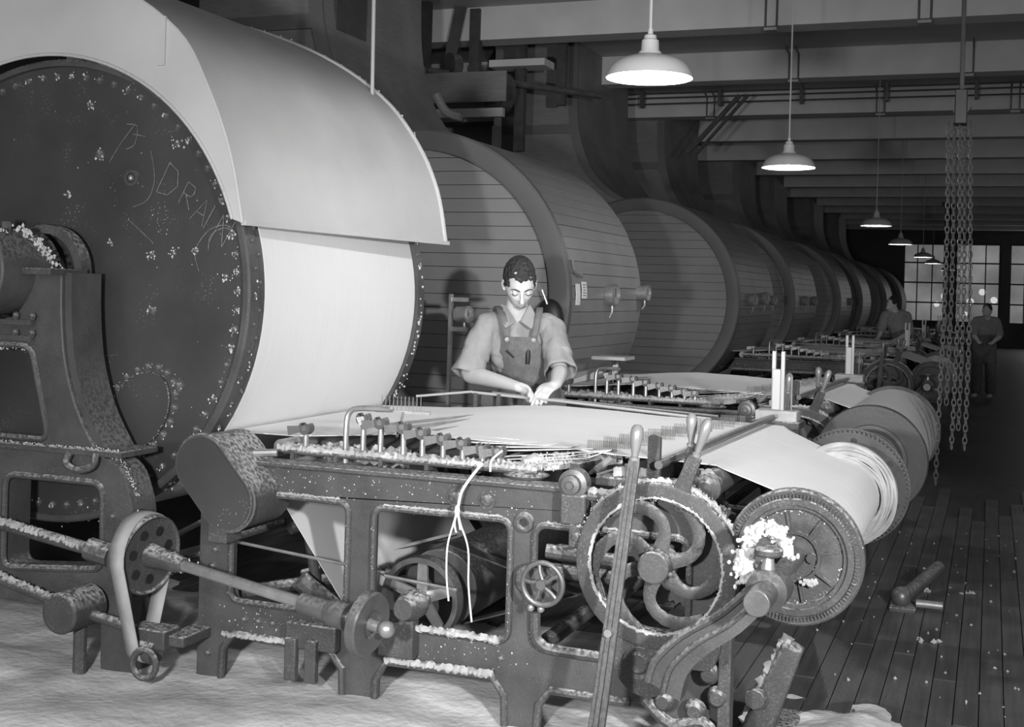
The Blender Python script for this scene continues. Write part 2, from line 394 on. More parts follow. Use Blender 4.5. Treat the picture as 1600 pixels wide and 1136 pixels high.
# ================================================================ WOODEN CYLINDER CASINGS WITH DUCTS
CX, CZ, R2 = -3.53, 1.43, 1.08
def casing(y0, y1, label, cat='casing', detail=0, first=False):
    t = thing('cylinder_casing', (CX, y0, 0), label, cat, 'boarded cylinder casings in a row')
    BH = .088; ri = R2-.13
    # front boards: horizontal, cut to the circle
    boards = []; z = CZ-ri
    zs = []
    k = 0
    while z < CZ+ri-.002:
        zt = min(z+BH, CZ+ri)
        pts = []
        for i in range(4):
            zz = z+.002+(zt-z-.004)*i/3; h = math.sqrt(max(0, (ri+.03)**2-(zz-CZ)**2)); pts.append((CX+h, zz))
        poly = pts+[(2*CX-a, b) for a, b in pts[::-1]]
        d = random.uniform(0, .004)
        mb = MB().plate(poly, [], y0+.035+d, y0+.055+d)
        boards.append(mb); z = zt; k += 1
    if detail:
        for mb in boards: mb.build('face_board', WOODF, t)
    else:
        a = MB()
        for mb in boards: a.add(mb.v, mb.f)
        o = a.build('face_boards', WOODF, t); o['kind'] = 'stuff'
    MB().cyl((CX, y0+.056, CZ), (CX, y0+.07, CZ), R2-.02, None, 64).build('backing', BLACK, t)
    # rim with a shallow flare
    MB().lathe([(ri, .034), (ri, -.005), (ri+.02, -.012), (R2-.01, -.012), (R2+.004, 0), (R2+.004, .06), (R2-.02, .06), (ri, .034)], (CX, y0, CZ), (0, 1, 0), 96).build('face_rim', WOODR, t)
    # staves round the barrel
    da = 4.3 if detail < 2 else 4.3; sw = math.radians(da)
    def stave(a):
        mb = MB(); th = .02; g = .0035
        vs = []
        for rr in (R2-th, R2+random.uniform(-.0015, .0025)):
            for q in (-1, 1):
                aa = a+q*(sw/2-g/R2*.5); vs += [(CX+rr*math.cos(aa), y0+.05, CZ+rr*math.sin(aa)), (CX+rr*math.cos(aa), y1, CZ+rr*math.sin(aa))]
        return mb.add(vs, [(0, 1, 3, 2), (4, 6, 7, 5), (0, 4, 5, 1), (2, 3, 7, 6), (0, 2, 6, 4), (1, 5, 7, 3)])
    n = int(190/da); allm = MB()
    for i in range(n):
        a = math.radians(-62)+sw*i; mb = stave(a)
        if detail: mb.build('stave', WOOD, t)
        else: allm.add(mb.v, mb.f)
    if not detail: o = allm.build('staves', WOOD, t); o['kind'] = 'stuff'
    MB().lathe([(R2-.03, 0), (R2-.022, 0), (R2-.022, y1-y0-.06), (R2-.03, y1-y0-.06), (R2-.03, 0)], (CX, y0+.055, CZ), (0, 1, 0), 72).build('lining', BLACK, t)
    MB().cyl((CX, y1-.02, CZ), (CX, y1, CZ), R2, None, 64).build('back_head', WOODD, t)
    # duct: box with a concave flare running up to the ceiling
    def flare(sh=0):
        r = [(-3.30+.02, CZ+R2*.97), (-3.54, 2.44), (-3.83, 2.56), (-4.06, 2.76), (-4.20, 3.02), (-4.28, 3.35), (-4.30, 3.8), (-4.30, ZC-.01)]
        if False: r = [(-3.22, CZ+R2*.95), (-3.30, 2.53), (-3.38, 2.66), (-3.45, 2.86), (-3.50, 3.05), (-3.54, 3.25), (-3.56, 3.6), (-3.56, ZC-.01)]
        return [tuple(p)[:2] for p in smoothpts([(a, b, 0) for a, b in r], 4)]
    xl = -5.28
    r = flare(); poly = r+[(xl, ZC-.01), (xl, CZ+.3), (CX+.1, CZ+.3)]
    dk = MB().plate(poly, [], y0+.07, y1-.06).build('duct', WOODD, t)
    # raised trim on the duct front
    ins = [(a-.10, b) for a, b in r]
    MB().plate(r[2:]+ins[2:][::-1], [], y0+.05, y0+.075).build('duct_trim', WOODR, t)
    MB().box(xl-.01, r[-9][0]+.01, y0+.045, y0+.075, 3.22, 3.32).build('duct_trim', WOODR, t)
    MB().box(xl-.01, xl+.08, y0+.045, y0+.075, 2.3, 3.22).build('duct_trim', WOODR, t)
    if first:
        MB().box(-4.30, -4.262, y0+.22, y0+.66, 3.10, 3.6).build('duct_hatch', IRON, t)
        MB().tube(smoothpts([(-4.12, y1-.12, 3.00), (-4.06, y1-.12, 2.90), (-4.0, y1-.12, 2.85), (-3.90, y1-.12, 2.82)], 4), .035, 8).build('duct_handle', WOODD, t)
    return t
def gauge(x, y, z, r, axis, label, stand=None, group='round pressure gauges'):
    t = thing('pressure_gauge', (x, y, z if not stand else 0), label, 'gauge', group)
    a = V(axis).normalized(); c = V((x, y, z))
    MB().lathe([(0, -.05), (r*.9, -.05), (r*.92, .01), (r, .012), (r, .03), (r*.86, .03), (r*.86, .022)], c, a, 28).build('case', STEEL, t)
    MB().cyl(c+a*.015, c+a*.021, r*.86, None, 28).build('dial', DIAL, t)
    MB().bar(c+a*.024-V((0, 0, r*.2)), c+a*.024+V((0, 0, r*.6)), .005, .002, a).build('needle', BLACK, t)
    MB().tube([c-V((0, 0, r*.85)), c-V((0, 0, r*1.5)), c-V((0, 0, r*2.0))-a*.02], .008, 8).build('stem', STEEL, t)
    if stand:
        for dz in (.085, -.085): MB().box(x-.08, x+.02, y-.01, y+.01, z+dz-.012, z+dz+.012).build('bracket', STEEL, t)
        MB().box(x-.095, x-.078, y-.015, y+.015, 0, z+.115).build('post', STEEL, t)
        MB().box(x-.14, x-.03, y-.06, y+.06, 0, .02).build('foot', IRON, t)
    return t
def barrel_pt(y, ang, extra=0):
    a = math.radians(ang); return V((CX+(R2+extra)*math.cos(a), y, CZ+(R2+extra)*math.sin(a)))
casing(7.37, 9.07, 'grey boarded cylinder casing directly behind the standing worker, with a duct on top', detail=2, first=True)
casing(12.97, 15.11, 'dark boarded cylinder casing next beyond the one behind the worker', detail=1)
casing(16.88, 19.08, 'third boarded cylinder casing in the row, narrow strip of barrel in view')
casing(22.3, 24.1, 'fourth boarded cylinder casing in the row, in front of the far worker')
casing(26.2, 28.05, 'fifth boarded cylinder casing in the row, in deep shade')
casing(32.4, 34.4, 'sixth boarded cylinder casing in the row, seen as a thin curved edge')
casing(38.0, 40.0, 'farthest boarded cylinder casing, ending the row before the windows')

gauge(-2.82, 6.6, 1.335, .050, (.95, -.2, 0), 'round gauge on a thin steel post behind the warp, left of the worker', stand=True)
p = barrel_pt(8.22, 2, .03)
gauge(p.x, p.y, p.z, .078, (1, -.08, 0), 'large round gauge mounted on the side of the grey casing, above its bent pipe')
p = barrel_pt(9.0, 3, .05)
g = gauge(p.x, p.y, p.z, .060, (1, -.1, 0), 'smaller gauge on a bracket at the far corner of the grey casing')
MB().box(p.x-.09, p.x-.01, p.y-.01, p.y+.01, p.z+.035, p.z+.05).build('bracket', STEEL, g)
MB().box(p.x-.09, p.x-.01, p.y-.01, p.y+.01, p.z-.05, p.z-.035).build('bracket', STEEL, g)
for (y, a_, s, lab) in [(13.6, 1, .07, 'dim gauge on the near end of the second casing'), (14.35, 2, .075, 'dim gauge with a bent pipe in the middle of the second casing'), (14.95, 1, .06, 'dim gauge at the far corner of the second casing'),
                        (17.6, 1, .07, 'gauge on the third casing, nearer one'), (18.6, 1, .07, 'gauge on the third casing, farther one'), (23.5, 1, .07, 'gauge on the fourth casing')]:
    p = barrel_pt(y, a_, .03); gauge(p.x, p.y, p.z, s, (1, -.3, 0), lab)
# paper tags and hooked strip on the grey casing
for (y, a0, a1, w_, lab) in [(7.53, 5.5, -1.6, .085, 'long pale paper tag hanging on the grey casing, left one'), (7.66, 6.3, .6, .10, 'short pale printed paper tag hanging on the grey casing, right one')]:
    t0 = barrel_pt(y, a0, .006); t1 = barrel_pt(y, a1, .006); mb = MB()
    vs = []
    for pz in (t0, (t0+t1)/2+V((.004, 0, 0)), t1):
        for dy in (-w_/2, w_/2): vs += [pz+V((0, dy, 0)), pz+V((.003, dy, 0))]
    mb.add(vs, [(1, 3, 7, 5), (5, 7, 11, 9), (0, 4, 6, 2), (4, 8, 10, 6), (0, 2, 3, 1), (8, 9, 11, 10), (0, 1, 5, 4), (4, 5, 9, 8), (2, 6, 7, 3), (6, 10, 11, 7)])
    o = single(mb, 'paper_tag', PAPER, lab, 'tag', 'paper tags on the casing')
    if w_ > .09:
        for q in range(5):
            a = barrel_pt(y, a0-1-q*.9, .0115); MB().box(a.x-.0012, a.x+.0006, y-.032, y+.032-.01*(q % 3), a.z-.003, a.z+.001).build('text_line', BLACK, o)
pts = [barrel_pt(7.47, 13.5, .012), barrel_pt(7.47, 10.5, .012), barrel_pt(7.50, 9.2, .014), barrel_pt(7.60, 8.0, .02)]
single(MB().tube(smoothpts(pts), .014, 8, flat=((1, 0, 0), .4)), 'hook', STEEL, 'flat hooked metal strip on the grey casing above the paper tags', 'hook')
# dark brush/cap hung on the casing rim behind the worker's shoulder
t = thing('hanging_brush', (-2.62, 7.33, 1.15), 'dark round brush with a thin handle hanging behind the worker\'s shoulder', 'brush')
MB().ball((-2.56, 7.33, 1.31), .11, 20, (.85, .5, 1.15)).build('bristles', BLACK, t)
MB().tube([(-2.54, 7.31, 1.33), (-2.60, 7.29, 1.49)], .008, 8).build('handle', STEEL, t)
# slanted board by the casing foot
t = thing('slanted_board', (-2.3, 7.7, .82), 'pale slanted board at the foot of the grey casing beyond the worker\'s elbow', 'board')
MB().add([(-2.52, 7.20, .89), (-2.12, 7.34, .99), (-2.12, 7.36, 1.05), (-2.52, 7.30, .95), (-2.52, 7.22, .88), (-2.12, 7.36, .98), (-2.12, 7.38, 1.04), (-2.52, 7.32, .94)],
         [(0, 1, 2, 3), (7, 6, 5, 4), (0, 4, 5, 1), (1, 5, 6, 2), (2, 6, 7, 3), (3, 7, 4, 0)]).build('panel', HOOD, t)
MB().box(-2.27, -2.06, 7.30, 7.52, 1.075, 1.095).build('shelf', HOOD, t)
for yy in (7.32, 7.48): MB().box(-2.18, -2.15, yy, yy+.03, .0, 1.08).build('leg', IRON, t)

# ---- line shaft, pulleys and hangers high on the left
t = thing('line_shaft', (-5.0, 11.2, 3.3), 'dark overhead line shaft with pulleys between the ducts', 'shaft')
MB().cyl((-5.6, 10.0, 3.55), (-3.9, 12.6, 3.55), .035, None, 12).build('shaft', DARKST, t)
MB().cyl((-4.62, 11.4, 3.42), (-4.55, 11.5, 3.42), .20, None, 32).build('pulley', IRONC, t)
MB().cyl((-4.95, 11.0, 3.62), (-4.90, 11.08, 3.62), .13, None, 28).build('pulley', IRONC, t)
for x, y in ((-5.1, 10.8), (-4.2, 12.2), (-4.75, 11.2)):
    MB().box(x-.05, x+.05, y-.04, y+.04, 3.4, 4.2).build('hanger', IRONC, t)
MB().bar((-4.95, 11.05, 3.7), (-4.85, 11.05, 4.2), .12, .01).build('drive_belt', BELT, t)
t = thing('wall_rail', (-4.9, 9.6, 2.7), 'pale sloping rail in the gap between the first duct and the next', 'rail')
MB().bar((-5.6, 10.6, 3.10), (-4.2, 10.6, 3.10), .08, .06).build('rail', BEAM, t)
MB().bar((-5.6, 10.65, 3.35), (-4.2, 10.65, 3.35), .28, .02).build('panel', WOODD, t)
t = thing('duct_hanger', (-4.55, 11.9, 3.0), 'dark upright bracket with a pale flat head in front of the second duct', 'bracket')
MB().box(-4.60, -4.50, 11.9, 11.98, 2.9, 4.22).build('post', IRONC, t)
MB().box(-4.85, -4.25, 11.8, 12.1, 3.75, 3.82).build('head', BEAM, t)
for x, yy, z0, z1 in ((-3.0, 14.9, 3.2, 3.75),):
    t = thing('roof_brace', (x, yy, z0), 'slanting pair of struts under the ceiling beams, left of the second lamp', 'brace')
    MB().bar((x-.5, yy, z0), (x+.1, yy+.1, z1+.15), .05, .05).build('strut', IRON, t); MB().bar((x-.38, yy, z0), (x+.2, yy+.1, z1+.15), .03, .05).build('strut', IRON, t)

# ================================================================ THE DRYING CYLINDER, ITS HOOD AND STAND
DX, DZ, DR, DY = -3.58, 1.428, .93, 4.10
t = thing('drying_cylinder', (DX, DY, 0), 'huge drying cylinder with a dark bolted end disc, left of the worker', 'cylinder')
MB().lathe([(0, 0), (.30, 0), (.86, .012), (DR-.012, .012), (DR-.012, .05), (0, .05)], (DX, DY, DZ), (0, 1, 0), 128).build('end_disc', DISC, t)
MB().lathe([(DR-.016, .015), (DR-.016, -.012), (DR+.004, -.012), (DR+.012, -.004), (DR+.012, .06), (DR+.004, .06), (DR+.004, .105), (DR-.03, .105)], (DX, DY, DZ), (0, 1, 0), 128).build('end_rim', IRONC, t)
MB().lathe([(DR-.005, .10), (DR-.005, 1.50)], (DX, DY, DZ), (0, 1, 0), 128).build('shell', STEEL, t)
MB().lathe([(DR-.03, 1.47), (DR+.02, 1.47), (DR+.02, 1.54), (DR-.03, 1.54)], (DX, DY, DZ), (0, 1, 0), 128).build('end_rim', IRONC, t)
MB().cyl((DX, DY+1.50, DZ), (DX, DY+1.54, DZ), DR, None, 96).build('end_disc', DISC, t)
bolt = dome(.011, .009, 8).mesh('bolt', IRON); bolt_s = dome(.007, .006, 8).mesh('bolt_small', IRON); bolt_b = dome(.017, .012, 10).mesh('bolt_big', IRON)
fuzz = MB()
for k in range(76):
    a = 2*PI*k/76+.02; r = DR-.055; c = (DX+r*math.cos(a), DY+.012, DZ+r*math.sin(a)); inst(bolt, 'bolt', t, c)
    if random.random() < .8:
        for _ in range(random.randint(2, 12)): fuzz.blob(V(c)+V((random.gauss(0, .009), -.010, random.gauss(0, .009))), random.uniform(.002, .0065))
for k in range(110):
    a = 2*PI*k/110; r = DR+.012; c = (DX+r*math.cos(a), DY+.03+.03*(k % 2), DZ+r*math.sin(a))
    o = inst(bolt_s, 'rim_bolt', t, c, (0, 0, 0)); o.rotation_euler = V((math.cos(a), 0, math.sin(a))).to_track_quat('-Y', 'Z').to_euler()
    for _ in range(random.choice((0, 2, 5))): fuzz.blob(V(c)+V((random.gauss(0, .006), random.gauss(-.005, .012), random.gauss(0, .01))), random.uniform(.003, .007))
    for _ in range(random.choice((1, 3, 6))): fuzz.blob((DX+(DR+.022)*math.cos(a)+random.gauss(0, .002), DY+1.5+random.gauss(0, .015), DZ+(DR+.022)*math.sin(a)+random.gauss(0, .012)), random.uniform(.004, .009))
for px, pz, bg in [(-3.37, 1.98, 1), (-3.0, 2.02, 0), (-3.42, 2.18, 0), (-3.09, 1.36, 1), (-3.52, 1.82, 0), (-3.30, 1.62, 0), (-3.1, 1.58, 0), (-3.0, 1.585, 0), (-2.90, 1.60, 0), (-2.96, 1.07, 1), (-3.36, 1.24, 1), (-2.76, 1.5, 0)]:
    inst(bolt_b if bg else bolt, 'bolt', t, (px, DY+.010, pz))
    for _ in range(12): fuzz.blob((px+random.gauss(0, .012), DY+.002, pz+random.gauss(0, .010)), random.uniform(.003, .007))
# ring stamp / plug
MB().lathe([(.022, 0), (.034, 0), (.034, .012), (.022, .012), (.022, 0)], (-3.21, DY+.012, 1.885), (0, -1, 0), 20).build('plug_ring', IRON, t)
MB().ball((-3.21, DY, 1.885), .012, 10).build('plug', STEEL, t)
# manhole cover: tilted oval plate with its ring of bolts
mc, ma, mbr, th = (-3.14, .96), .175, .125, math.radians(52)
def ov(sc, n=40): return [(mc[0]+sc*(ma*math.cos(2*PI*i/n)*math.cos(th)-mbr*math.sin(2*PI*i/n)*math.sin(th)), mc[1]+sc*(ma*math.cos(2*PI*i/n)*math.sin(th)+mbr*math.sin(2*PI*i/n)*math.cos(th))) for i in range(n)]
mh = MB().plate(ov(1), [], DY-.006, DY+.02).build('manhole_cover', DISC, t, .004)
for i, (x, z) in enumerate(ov(1.13, 20)):
    inst(bolt, 'bolt', t, (x, DY+.008, z), None, (1.25, 1, 1.25))
    for _ in range(4): fuzz.blob((x+random.gauss(0, .012), DY+.002, z+random.gauss(0, .012)), random.uniform(.002, .006))
lint_line(fuzz, [(x, DY-.006, z) for x, z in ov(1)], .0035, 120, .004)
for _ in range(420):
    x = random.gauss(-3.42, .14); z = random.gauss(1.66, .10)
    if (x-DX)**2+(z-DZ)**2 < .7: fuzz.blob((x, DY+.006, z), random.uniform(.0012, .0045))
for _ in range(160):
    a = random.uniform(0, 2*PI); r = .88*math.sqrt(random.random()); fuzz.blob((DX+r*math.cos(a), DY+.008, DZ+r*math.sin(a)), random.uniform(.001, .003))
o = fuzz.build('lint', LINT, t); o['kind'] = 'stuff'
# chalk writing DRAIN, slanting down the disc, with loose chalk strokes
ck = MB(); yk = DY+.004
def stroke(pts, r=.0022): ck.tube([(a, yk, b) for a, b in pts], r, 5, flat=((0, 1, 0), .35))
def letter(cx, cz, s, rot, strokes):
    c, d = math.cos(rot), math.sin(rot)
    for st in strokes: stroke([(cx+s*(x*c-z*d), cz+s*(x*d+z*c)) for x, z in st])
LET = {'D': [[(0, 0), (0, 1)], [(0, 1), (.4, .9), (.6, .5), (.4, .1), (0, 0)]], 'R': [[(0, 0), (0, 1)], [(0, 1), (.45, .95), (.5, .7), (.4, .5), (0, .5)], [(.15, .5), (.6, 0)]],
       'A': [[(0, 0), (.35, 1), (.65, 0)], [(.12, .4), (.55, .4)]], 'I': [[(0, 0), (.05, 1)]], 'N': [[(0, 0), (.05, 1)], [(.05, 1), (.5, .02)], [(.5, .02), (.55, 1)]]}
for ch, x, z, s in [('D', -3.09, 1.83, .13), ('R', -2.985, 1.785, .095), ('A', -2.93, 1.725, .10), ('I', -2.865, 1.69, .10), ('N', -2.835, 1.64, .12)]: letter(x, z, s, math.radians(-28), LET[ch])
for pts in ([(-3.24, 2.10), (-3.19, 2.09), (-3.20, 2.02), (-3.24, 2.0)], [(-3.21, 2.06), (-3.15, 2.05)], [(-3.32, 1.95), (-3.27, 2.02), (-3.2, 2.1)], [(-3.12, 1.99), (-3.1, 1.88), (-3.13, 1.8), (-3.2, 1.77)],
            [(-2.88, 1.52), (-2.9, 1.6), (-2.84, 1.68), (-2.76, 1.70), (-2.71, 1.66)], [(-2.84, 1.60), (-2.83, 1.66), (-2.77, 1.69), (-2.72, 1.67)], [(-3.22, 1.72), (-3.1, 1.63)], [(-3.5, 1.71), (-3.38, 1.76)]):
    stroke([tuple(p)[:2] for p in smoothpts([(a, b, 0) for a, b in pts], 4)], .0018)
ck.build('chalk_writing', CHALK, t, label='chalk letters DRAIN and loose chalk strokes')

# yarn lying on the drum
dp = [(DX+(DR+.004)*math.cos(math.radians(a)), DZ+(DR+.004)*math.sin(math.radians(a))) for a in range(-100, 76, 4)]
mb = MB(); n = len(dp); vs = []
for rr in (DR+.004, DR-.001):
    for a in range(-100, 76, 4):
        for y in (4.215, 5.565): vs.append((DX+rr*math.cos(math.radians(a)), y, DZ+rr*math.sin(math.radians(a))))
fs = []
for i in range(n-1):
    fs += [(2*i, 2*i+2, 2*i+3, 2*i+1), (2*n+2*i+1, 2*n+2*i+3, 2*n+2*i+2, 2*n+2*i), (2*i, 2*n+2*i, 2*n+2*i+2, 2*i+2), (2*i+1, 2*i+3, 2*n+2*i+3, 2*n+2*i+1)]
mb.add(vs, fs)
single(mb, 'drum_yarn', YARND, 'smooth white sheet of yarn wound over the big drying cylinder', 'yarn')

# the sheet-metal hood
hp = [tuple(p)[:2] for p in smoothpts([(-4.9, 2.96, 0), (-4.3, 2.93, 0), (-3.73, 2.83, 0), (-3.26, 2.655, 0), (-2.92, 2.44, 0), (-2.72, 2.21, 0), (-2.60, 1.97, 0), (-2.545, 1.71, 0)], 5)]
t = thing('cylinder_hood', (-3.2, 4.85, 1.71), 'large curved pale sheet-metal hood over the drying cylinder', 'hood')
ofs = [(a-.012, b-.012) for a, b in hp]
hn = [tuple(p)[:2] for p in smoothpts([(-4.9, 2.98, 0), (-4.3, 2.95, 0), (-3.73, 2.84, 0), (-3.28, 2.66, 0), (-2.95, 2.45, 0), (-2.80, 2.22, 0), (-2.695, 1.97, 0), (-2.635, 1.71, 0)], 5)]
n = len(hp); NY = 8; vs = []
for d in (0, .010):
    for k in range(NY+1):
        f = k/NY
        for (a, b), (c, e) in zip(hn, hp): vs.append((a+(c-a)*f-d, 4.03+1.67*f, b+(e-b)*f-d))
L_ = (NY+1)*n; fs = []
for k in range(NY):
    for i in range(n-1): q = (k*n+i, k*n+i+1, (k+1)*n+i+1, (k+1)*n+i); fs += [q, tuple(j+L_ for j in q[::-1])]
for i in range(n-1): fs += [(i, i+L_, i+1+L_, i+1), (NY*n+i, NY*n+i+1, NY*n+i+1+L_, NY*n+i+L_)]
for k in range(NY): fs += [(k*n, (k+1)*n, (k+1)*n+L_, k*n+L_), (k*n+n-1, k*n+n-1+L_, (k+1)*n+n-1+L_, (k+1)*n+n-1)]
MB().add(vs, fs).build('top_sheet', HOOD, t)
wall = hp[:-1]+[hp[-1]]
inner = [tuple(p) for p in arc(DX, DZ, DR+.018, 17.9, 160, 40)]
MB().plate([(a-.004, b-.003) for a, b in hn][::-1]+[(-4.9, 1.75)]+inner[::-1], [], 4.02, 4.035).build('end_panel', HOOD, t)
MB().plate([(a-.004, b-.003) for a, b in hp][::-1]+[(-4.9, 1.75)]+inner[::-1], [], 5.672, 5.684).build('end_panel', HOOD, t)
MB().tube([(a-.004, 4.026, b-.004) for a, b in hn], .007, 8).build('seam', HOOD, t)
MB().tube([(a, 5.685, b) for a, b in hp], .013, 8).build('seam', HOOD, t)
MB().tube([(a, 4.018, b) for a, b in inner], .007, 8).build('opening_lip', HOOD, t)
MB().bar((hn[-1][0], 4.03, 1.706), (hp[-1][0]+.003, 5.71, 1.706), .018, .022, (1, 0, 0)).build('drip_edge', HOOD, t)
MB().box(-3.035, -3.0, 4.012, 4.022, 2.31, 2.50).build('strap', HOOD, t)
MB().tube([(-2.93, 5.60, 2.42), (-2.95, 5.60, 4.2)], .010, 8).build('support_rod', ENAM, t, label='pale upright support rod')
lf = MB(); lint_line(lf, [(a, 5.69, b+.008) for a, b in hp], .010, 60, .008); lint_line(lf, [(a, 4.012, b) for a, b in inner[:28]], .004, 60, .005)
o = lf.build('lint', LINTG, t); o['kind'] = 'stuff'

# stand with bearing, left edge
t = thing('cylinder_stand', (-3.6, 3.9, 0), 'dark cast-iron stand carrying the cylinder bearing at the left edge', 'stand')
SY0, SY1 = 3.83, 3.95
rcur = [tuple(p)[:2] for p in smoothpts([(-3.305, 1.50, 0), (-3.30, 1.33, 0), (-3.275, 1.15, 0), (-3.215, .98, 0), (-3.12, .83, 0)], 5)]
lcur = [(-7.2-a, b) for a, b in rcur]
icur = fillet([(-3.76, 1.215), (-3.44, 1.215), (-3.345, .86), (-3.86, .86)], .05)
MB().plate([(-3.47, 1.50), (-3.47, 1.40), (-3.52, 1.33), (-3.60, 1.31), (-3.68, 1.33), (-3.73, 1.40), (-3.73, 1.50)]+lcur+rcur[::-1], [icur], SY0, SY1).build('upper_frame', IRONC, t, .006)
MB().tube([(a, SY0, b) for a, b in icur], .012, 8, closed=True).build('bead', IRON, t)
MB().plate([(a+.03, b) for a, b in rcur]+[(a, b) for a, b in rcur[::-1]], [], SY0+.02, SY1+.07).build('flange', IRONC, t)
lo = fillet([(-3.98, .835), (-3.13, .835), (-2.99, .79), (-2.93, .64), (-2.925, .10), (-2.90, 0), (-3.06, 0), (-3.06, .24), (-4.0, .24), (-4.0, 0), (-4.1, 0), (-4.1, .7)], .06)
lh = [fillet([(-3.53, .72), (-3.07, .72), (-3.06, .40), (-3.53, .36)], .05), fillet([(-3.98, .72), (-3.62, .72), (-3.62, .36), (-3.98, .36)], .05)]
MB().plate(lo, lh, SY0-.02, SY1).build('lower_frame', IRONC, t, .006)
for h in lh: MB().tube([(a, SY0-.02, b) for a, b in h], .013, 8, closed=True).build('bead', IRON, t)
MB().box(-4.1, -2.97, SY0-.05, SY1+.05, .822, .845).build('bed_flange', IRON, t, .003)
MB().cyl((-3.60, 3.66, 1.50), (-3.60, 3.98, 1.50), .17, None, 40).build('bearing_housing', IRONC, t, .008)
MB().lathe([(.11, 0), (.15, 0), (.15, .02), (.11, .02), (.11, 0)], (-3.60, 3.66, 1.50), (0, -1, 0), 36).build('bearing_ring', DARKST, t)
MB().cyl((-3.60, 3.62, 1.50), (-3.60, 4.1, 1.50), .085, None, 32).build('journal', STEEL, t)
MB().box(-3.46, -3.30, 3.76, 3.97, 1.49, 1.515).build('cap_flange', IRON, t, .003)
MB().lathe([(.155, 0), (.19, 0), (.19, .06), (.155, .06), (.155, 0)], (-3.52, 3.97, 1.50), (0, 1, 0), 36).build('cap_ring', IRON, t)
MB().cyl((-3.55, 3.80, 1.65), (-3.55, 3.80, 1.69), .022, None, 8).build('oil_plug', IRON, t)
MB().box(-3.9, -3.42, SY0-.03, SY0, 1.295, 1.315).build('rib', IRON, t); MB().box(-3.9, -3.42, SY0-.03, SY0, 1.235, 1.255).build('rib', IRON, t)
for x, z in ((-3.42, 1.33), (-3.42, 1.265), (-3.50, 1.33), (-3.50, 1.265), (-3.02, .60), (-3.22, .77)): inst(bolt, 'bolt', t, (x, SY0-.02, z))
MB().tube(smoothpts([(-3.20, SY0-.05, .83), (-3.20, SY0-.07, .79), (-3.14, SY0-.075, .77), (-3.08, SY0-.07, .79), (-3.08, SY0-.05, .83)], 4), .014, 8).build('hook', IRON, t)
lf = MB(); lint_line(lf, [(-4.0, SY0-.04, .846), (-2.99, SY0-.04, .846)], .006, 300, .006); lint_line(lf, [(-3.45, 3.75, 1.665), (-3.40, 3.8, 1.62), (-3.34, 3.85, 1.52)], .014, 300, .018)
lint_line(lf, [(-3.65, 3.7, 1.67), (-3.45, 3.7, 1.65)], .007, 200, .01); lint_line(lf, [(-3.44, SY0-.005, 1.2), (-3.75, SY0-.005, 1.2)], .006, 100, .008)
lint_line(lf, [(-3.13, SY0, .845), (-2.99, SY0, .80), (-2.93, SY0, .68)], .006, 260, .01)
o = lf.build('lint', LINT, t); o['kind'] = 'stuff'
# steam pipes, lower left
t = thing('steam_pipe', (-3.3, 3.72, 0), 'dusty steam pipe with a coupling running low at the left edge', 'pipe')
MB().tube([(-4.2, 3.75, .60), (-3.45, 3.74, .54), (-3.02, 3.72, .49)], .024, 12).build('pipe', IRON, t)
MB().cyl((-3.05, 3.72, .495), (-2.95, 3.72, .478), .042, None, 10).build('coupling', IRON, t)
MB().tube([(-4.2, 3.70, .42), (-3.5, 3.70, .36), (-3.12, 3.70, .28), (-2.86, 3.70, .24)], .020, 12).build('pipe', IRON, t)
MB().cyl((-3.08, 3.60, .28), (-3.08, 3.78, .28), .075, None, 24).build('valve_cap', IRON, t, .01)
MB().tube([(-3.08, 3.72, .25), (-3.08, 3.72, .0)], .025, 10).build('riser', IRON, t)
MB().tube([(-3.3, 3.95, .30), (-2.8, 4.3, .42)], .016, 8).build('rod', IRON, t); MB().tube([(-3.5, 4.2, .2), (-2.7, 4.5, .5)], .016, 8).build('rod', IRON, t)
for (a, b_) in (((-3.55, 4.3, .20), (-3.05, 4.7, .52)), ((-3.45, 4.1, .26), (-2.9, 4.35, .42))): MB().bar(a, b_, .06, .012, (0, .4, 1)).build('slat', LINTG, t)
lf = MB(); fuzz_tube(lf, [(-3.9, 3.73, .612), (-3.45, 3.73, .552), (-3.08, 3.71, .505)], .014); fuzz_tube(lf, [(-3.9, 3.70, .40), (-3.5, 3.70, .375), (-3.14, 3.70, .295)], .012)
o = lf.build('lint_coat', LINTG, t); o['kind'] = 'stuff'

# ================================================================ THE HEADSTOCK (winding end), built once and copied
Y0 = 3.90
t = HS = thing('slasher_headstock', (-1.7, Y0, 0), 'nearest dusty cast-iron headstock frame with big curved-spoke wheel', 'machine', 'headstocks of the row of machines')
outer = [(-2.70, 0), (-2.59, 0)]+[(-2.585, .15), (-2.54, .205)]+[(-2.15, .20), (-2.095, .14), (-2.09, 0), (-1.965, 0), (-1.96, .12), (-1.92, .185)]+[(-1.53, .19), (-1.485, .13), (-1.48, 0), (-1.365, 0), (-1.36, .12), (-1.32, .17)]+[(-.93, .17), (-.89, .12), (-.885, 0), (-.745, 0), (-.745, .62), (-.80, .78), (-.86, .828), (-2.50, .828), (-2.58, .72), (-2.70, .66)]
holes = [rrect(-2.56, -2.085, .325, .722), rrect(-1.985, -1.475, .31, .716), rrect(-1.39, -.87, .305, .71)]
def side(y):
    mb = MB().plate(outer, holes, y, y+.035); o = mb.build('side_frame', IRONC, t, .004)
    for h in holes: b = MB().tube([(a, y-.004, z) for a, z in h], .012, 8, closed=True).build('bead', IRON, o)
    return o
side(Y0); side(5.80)
b = MB()
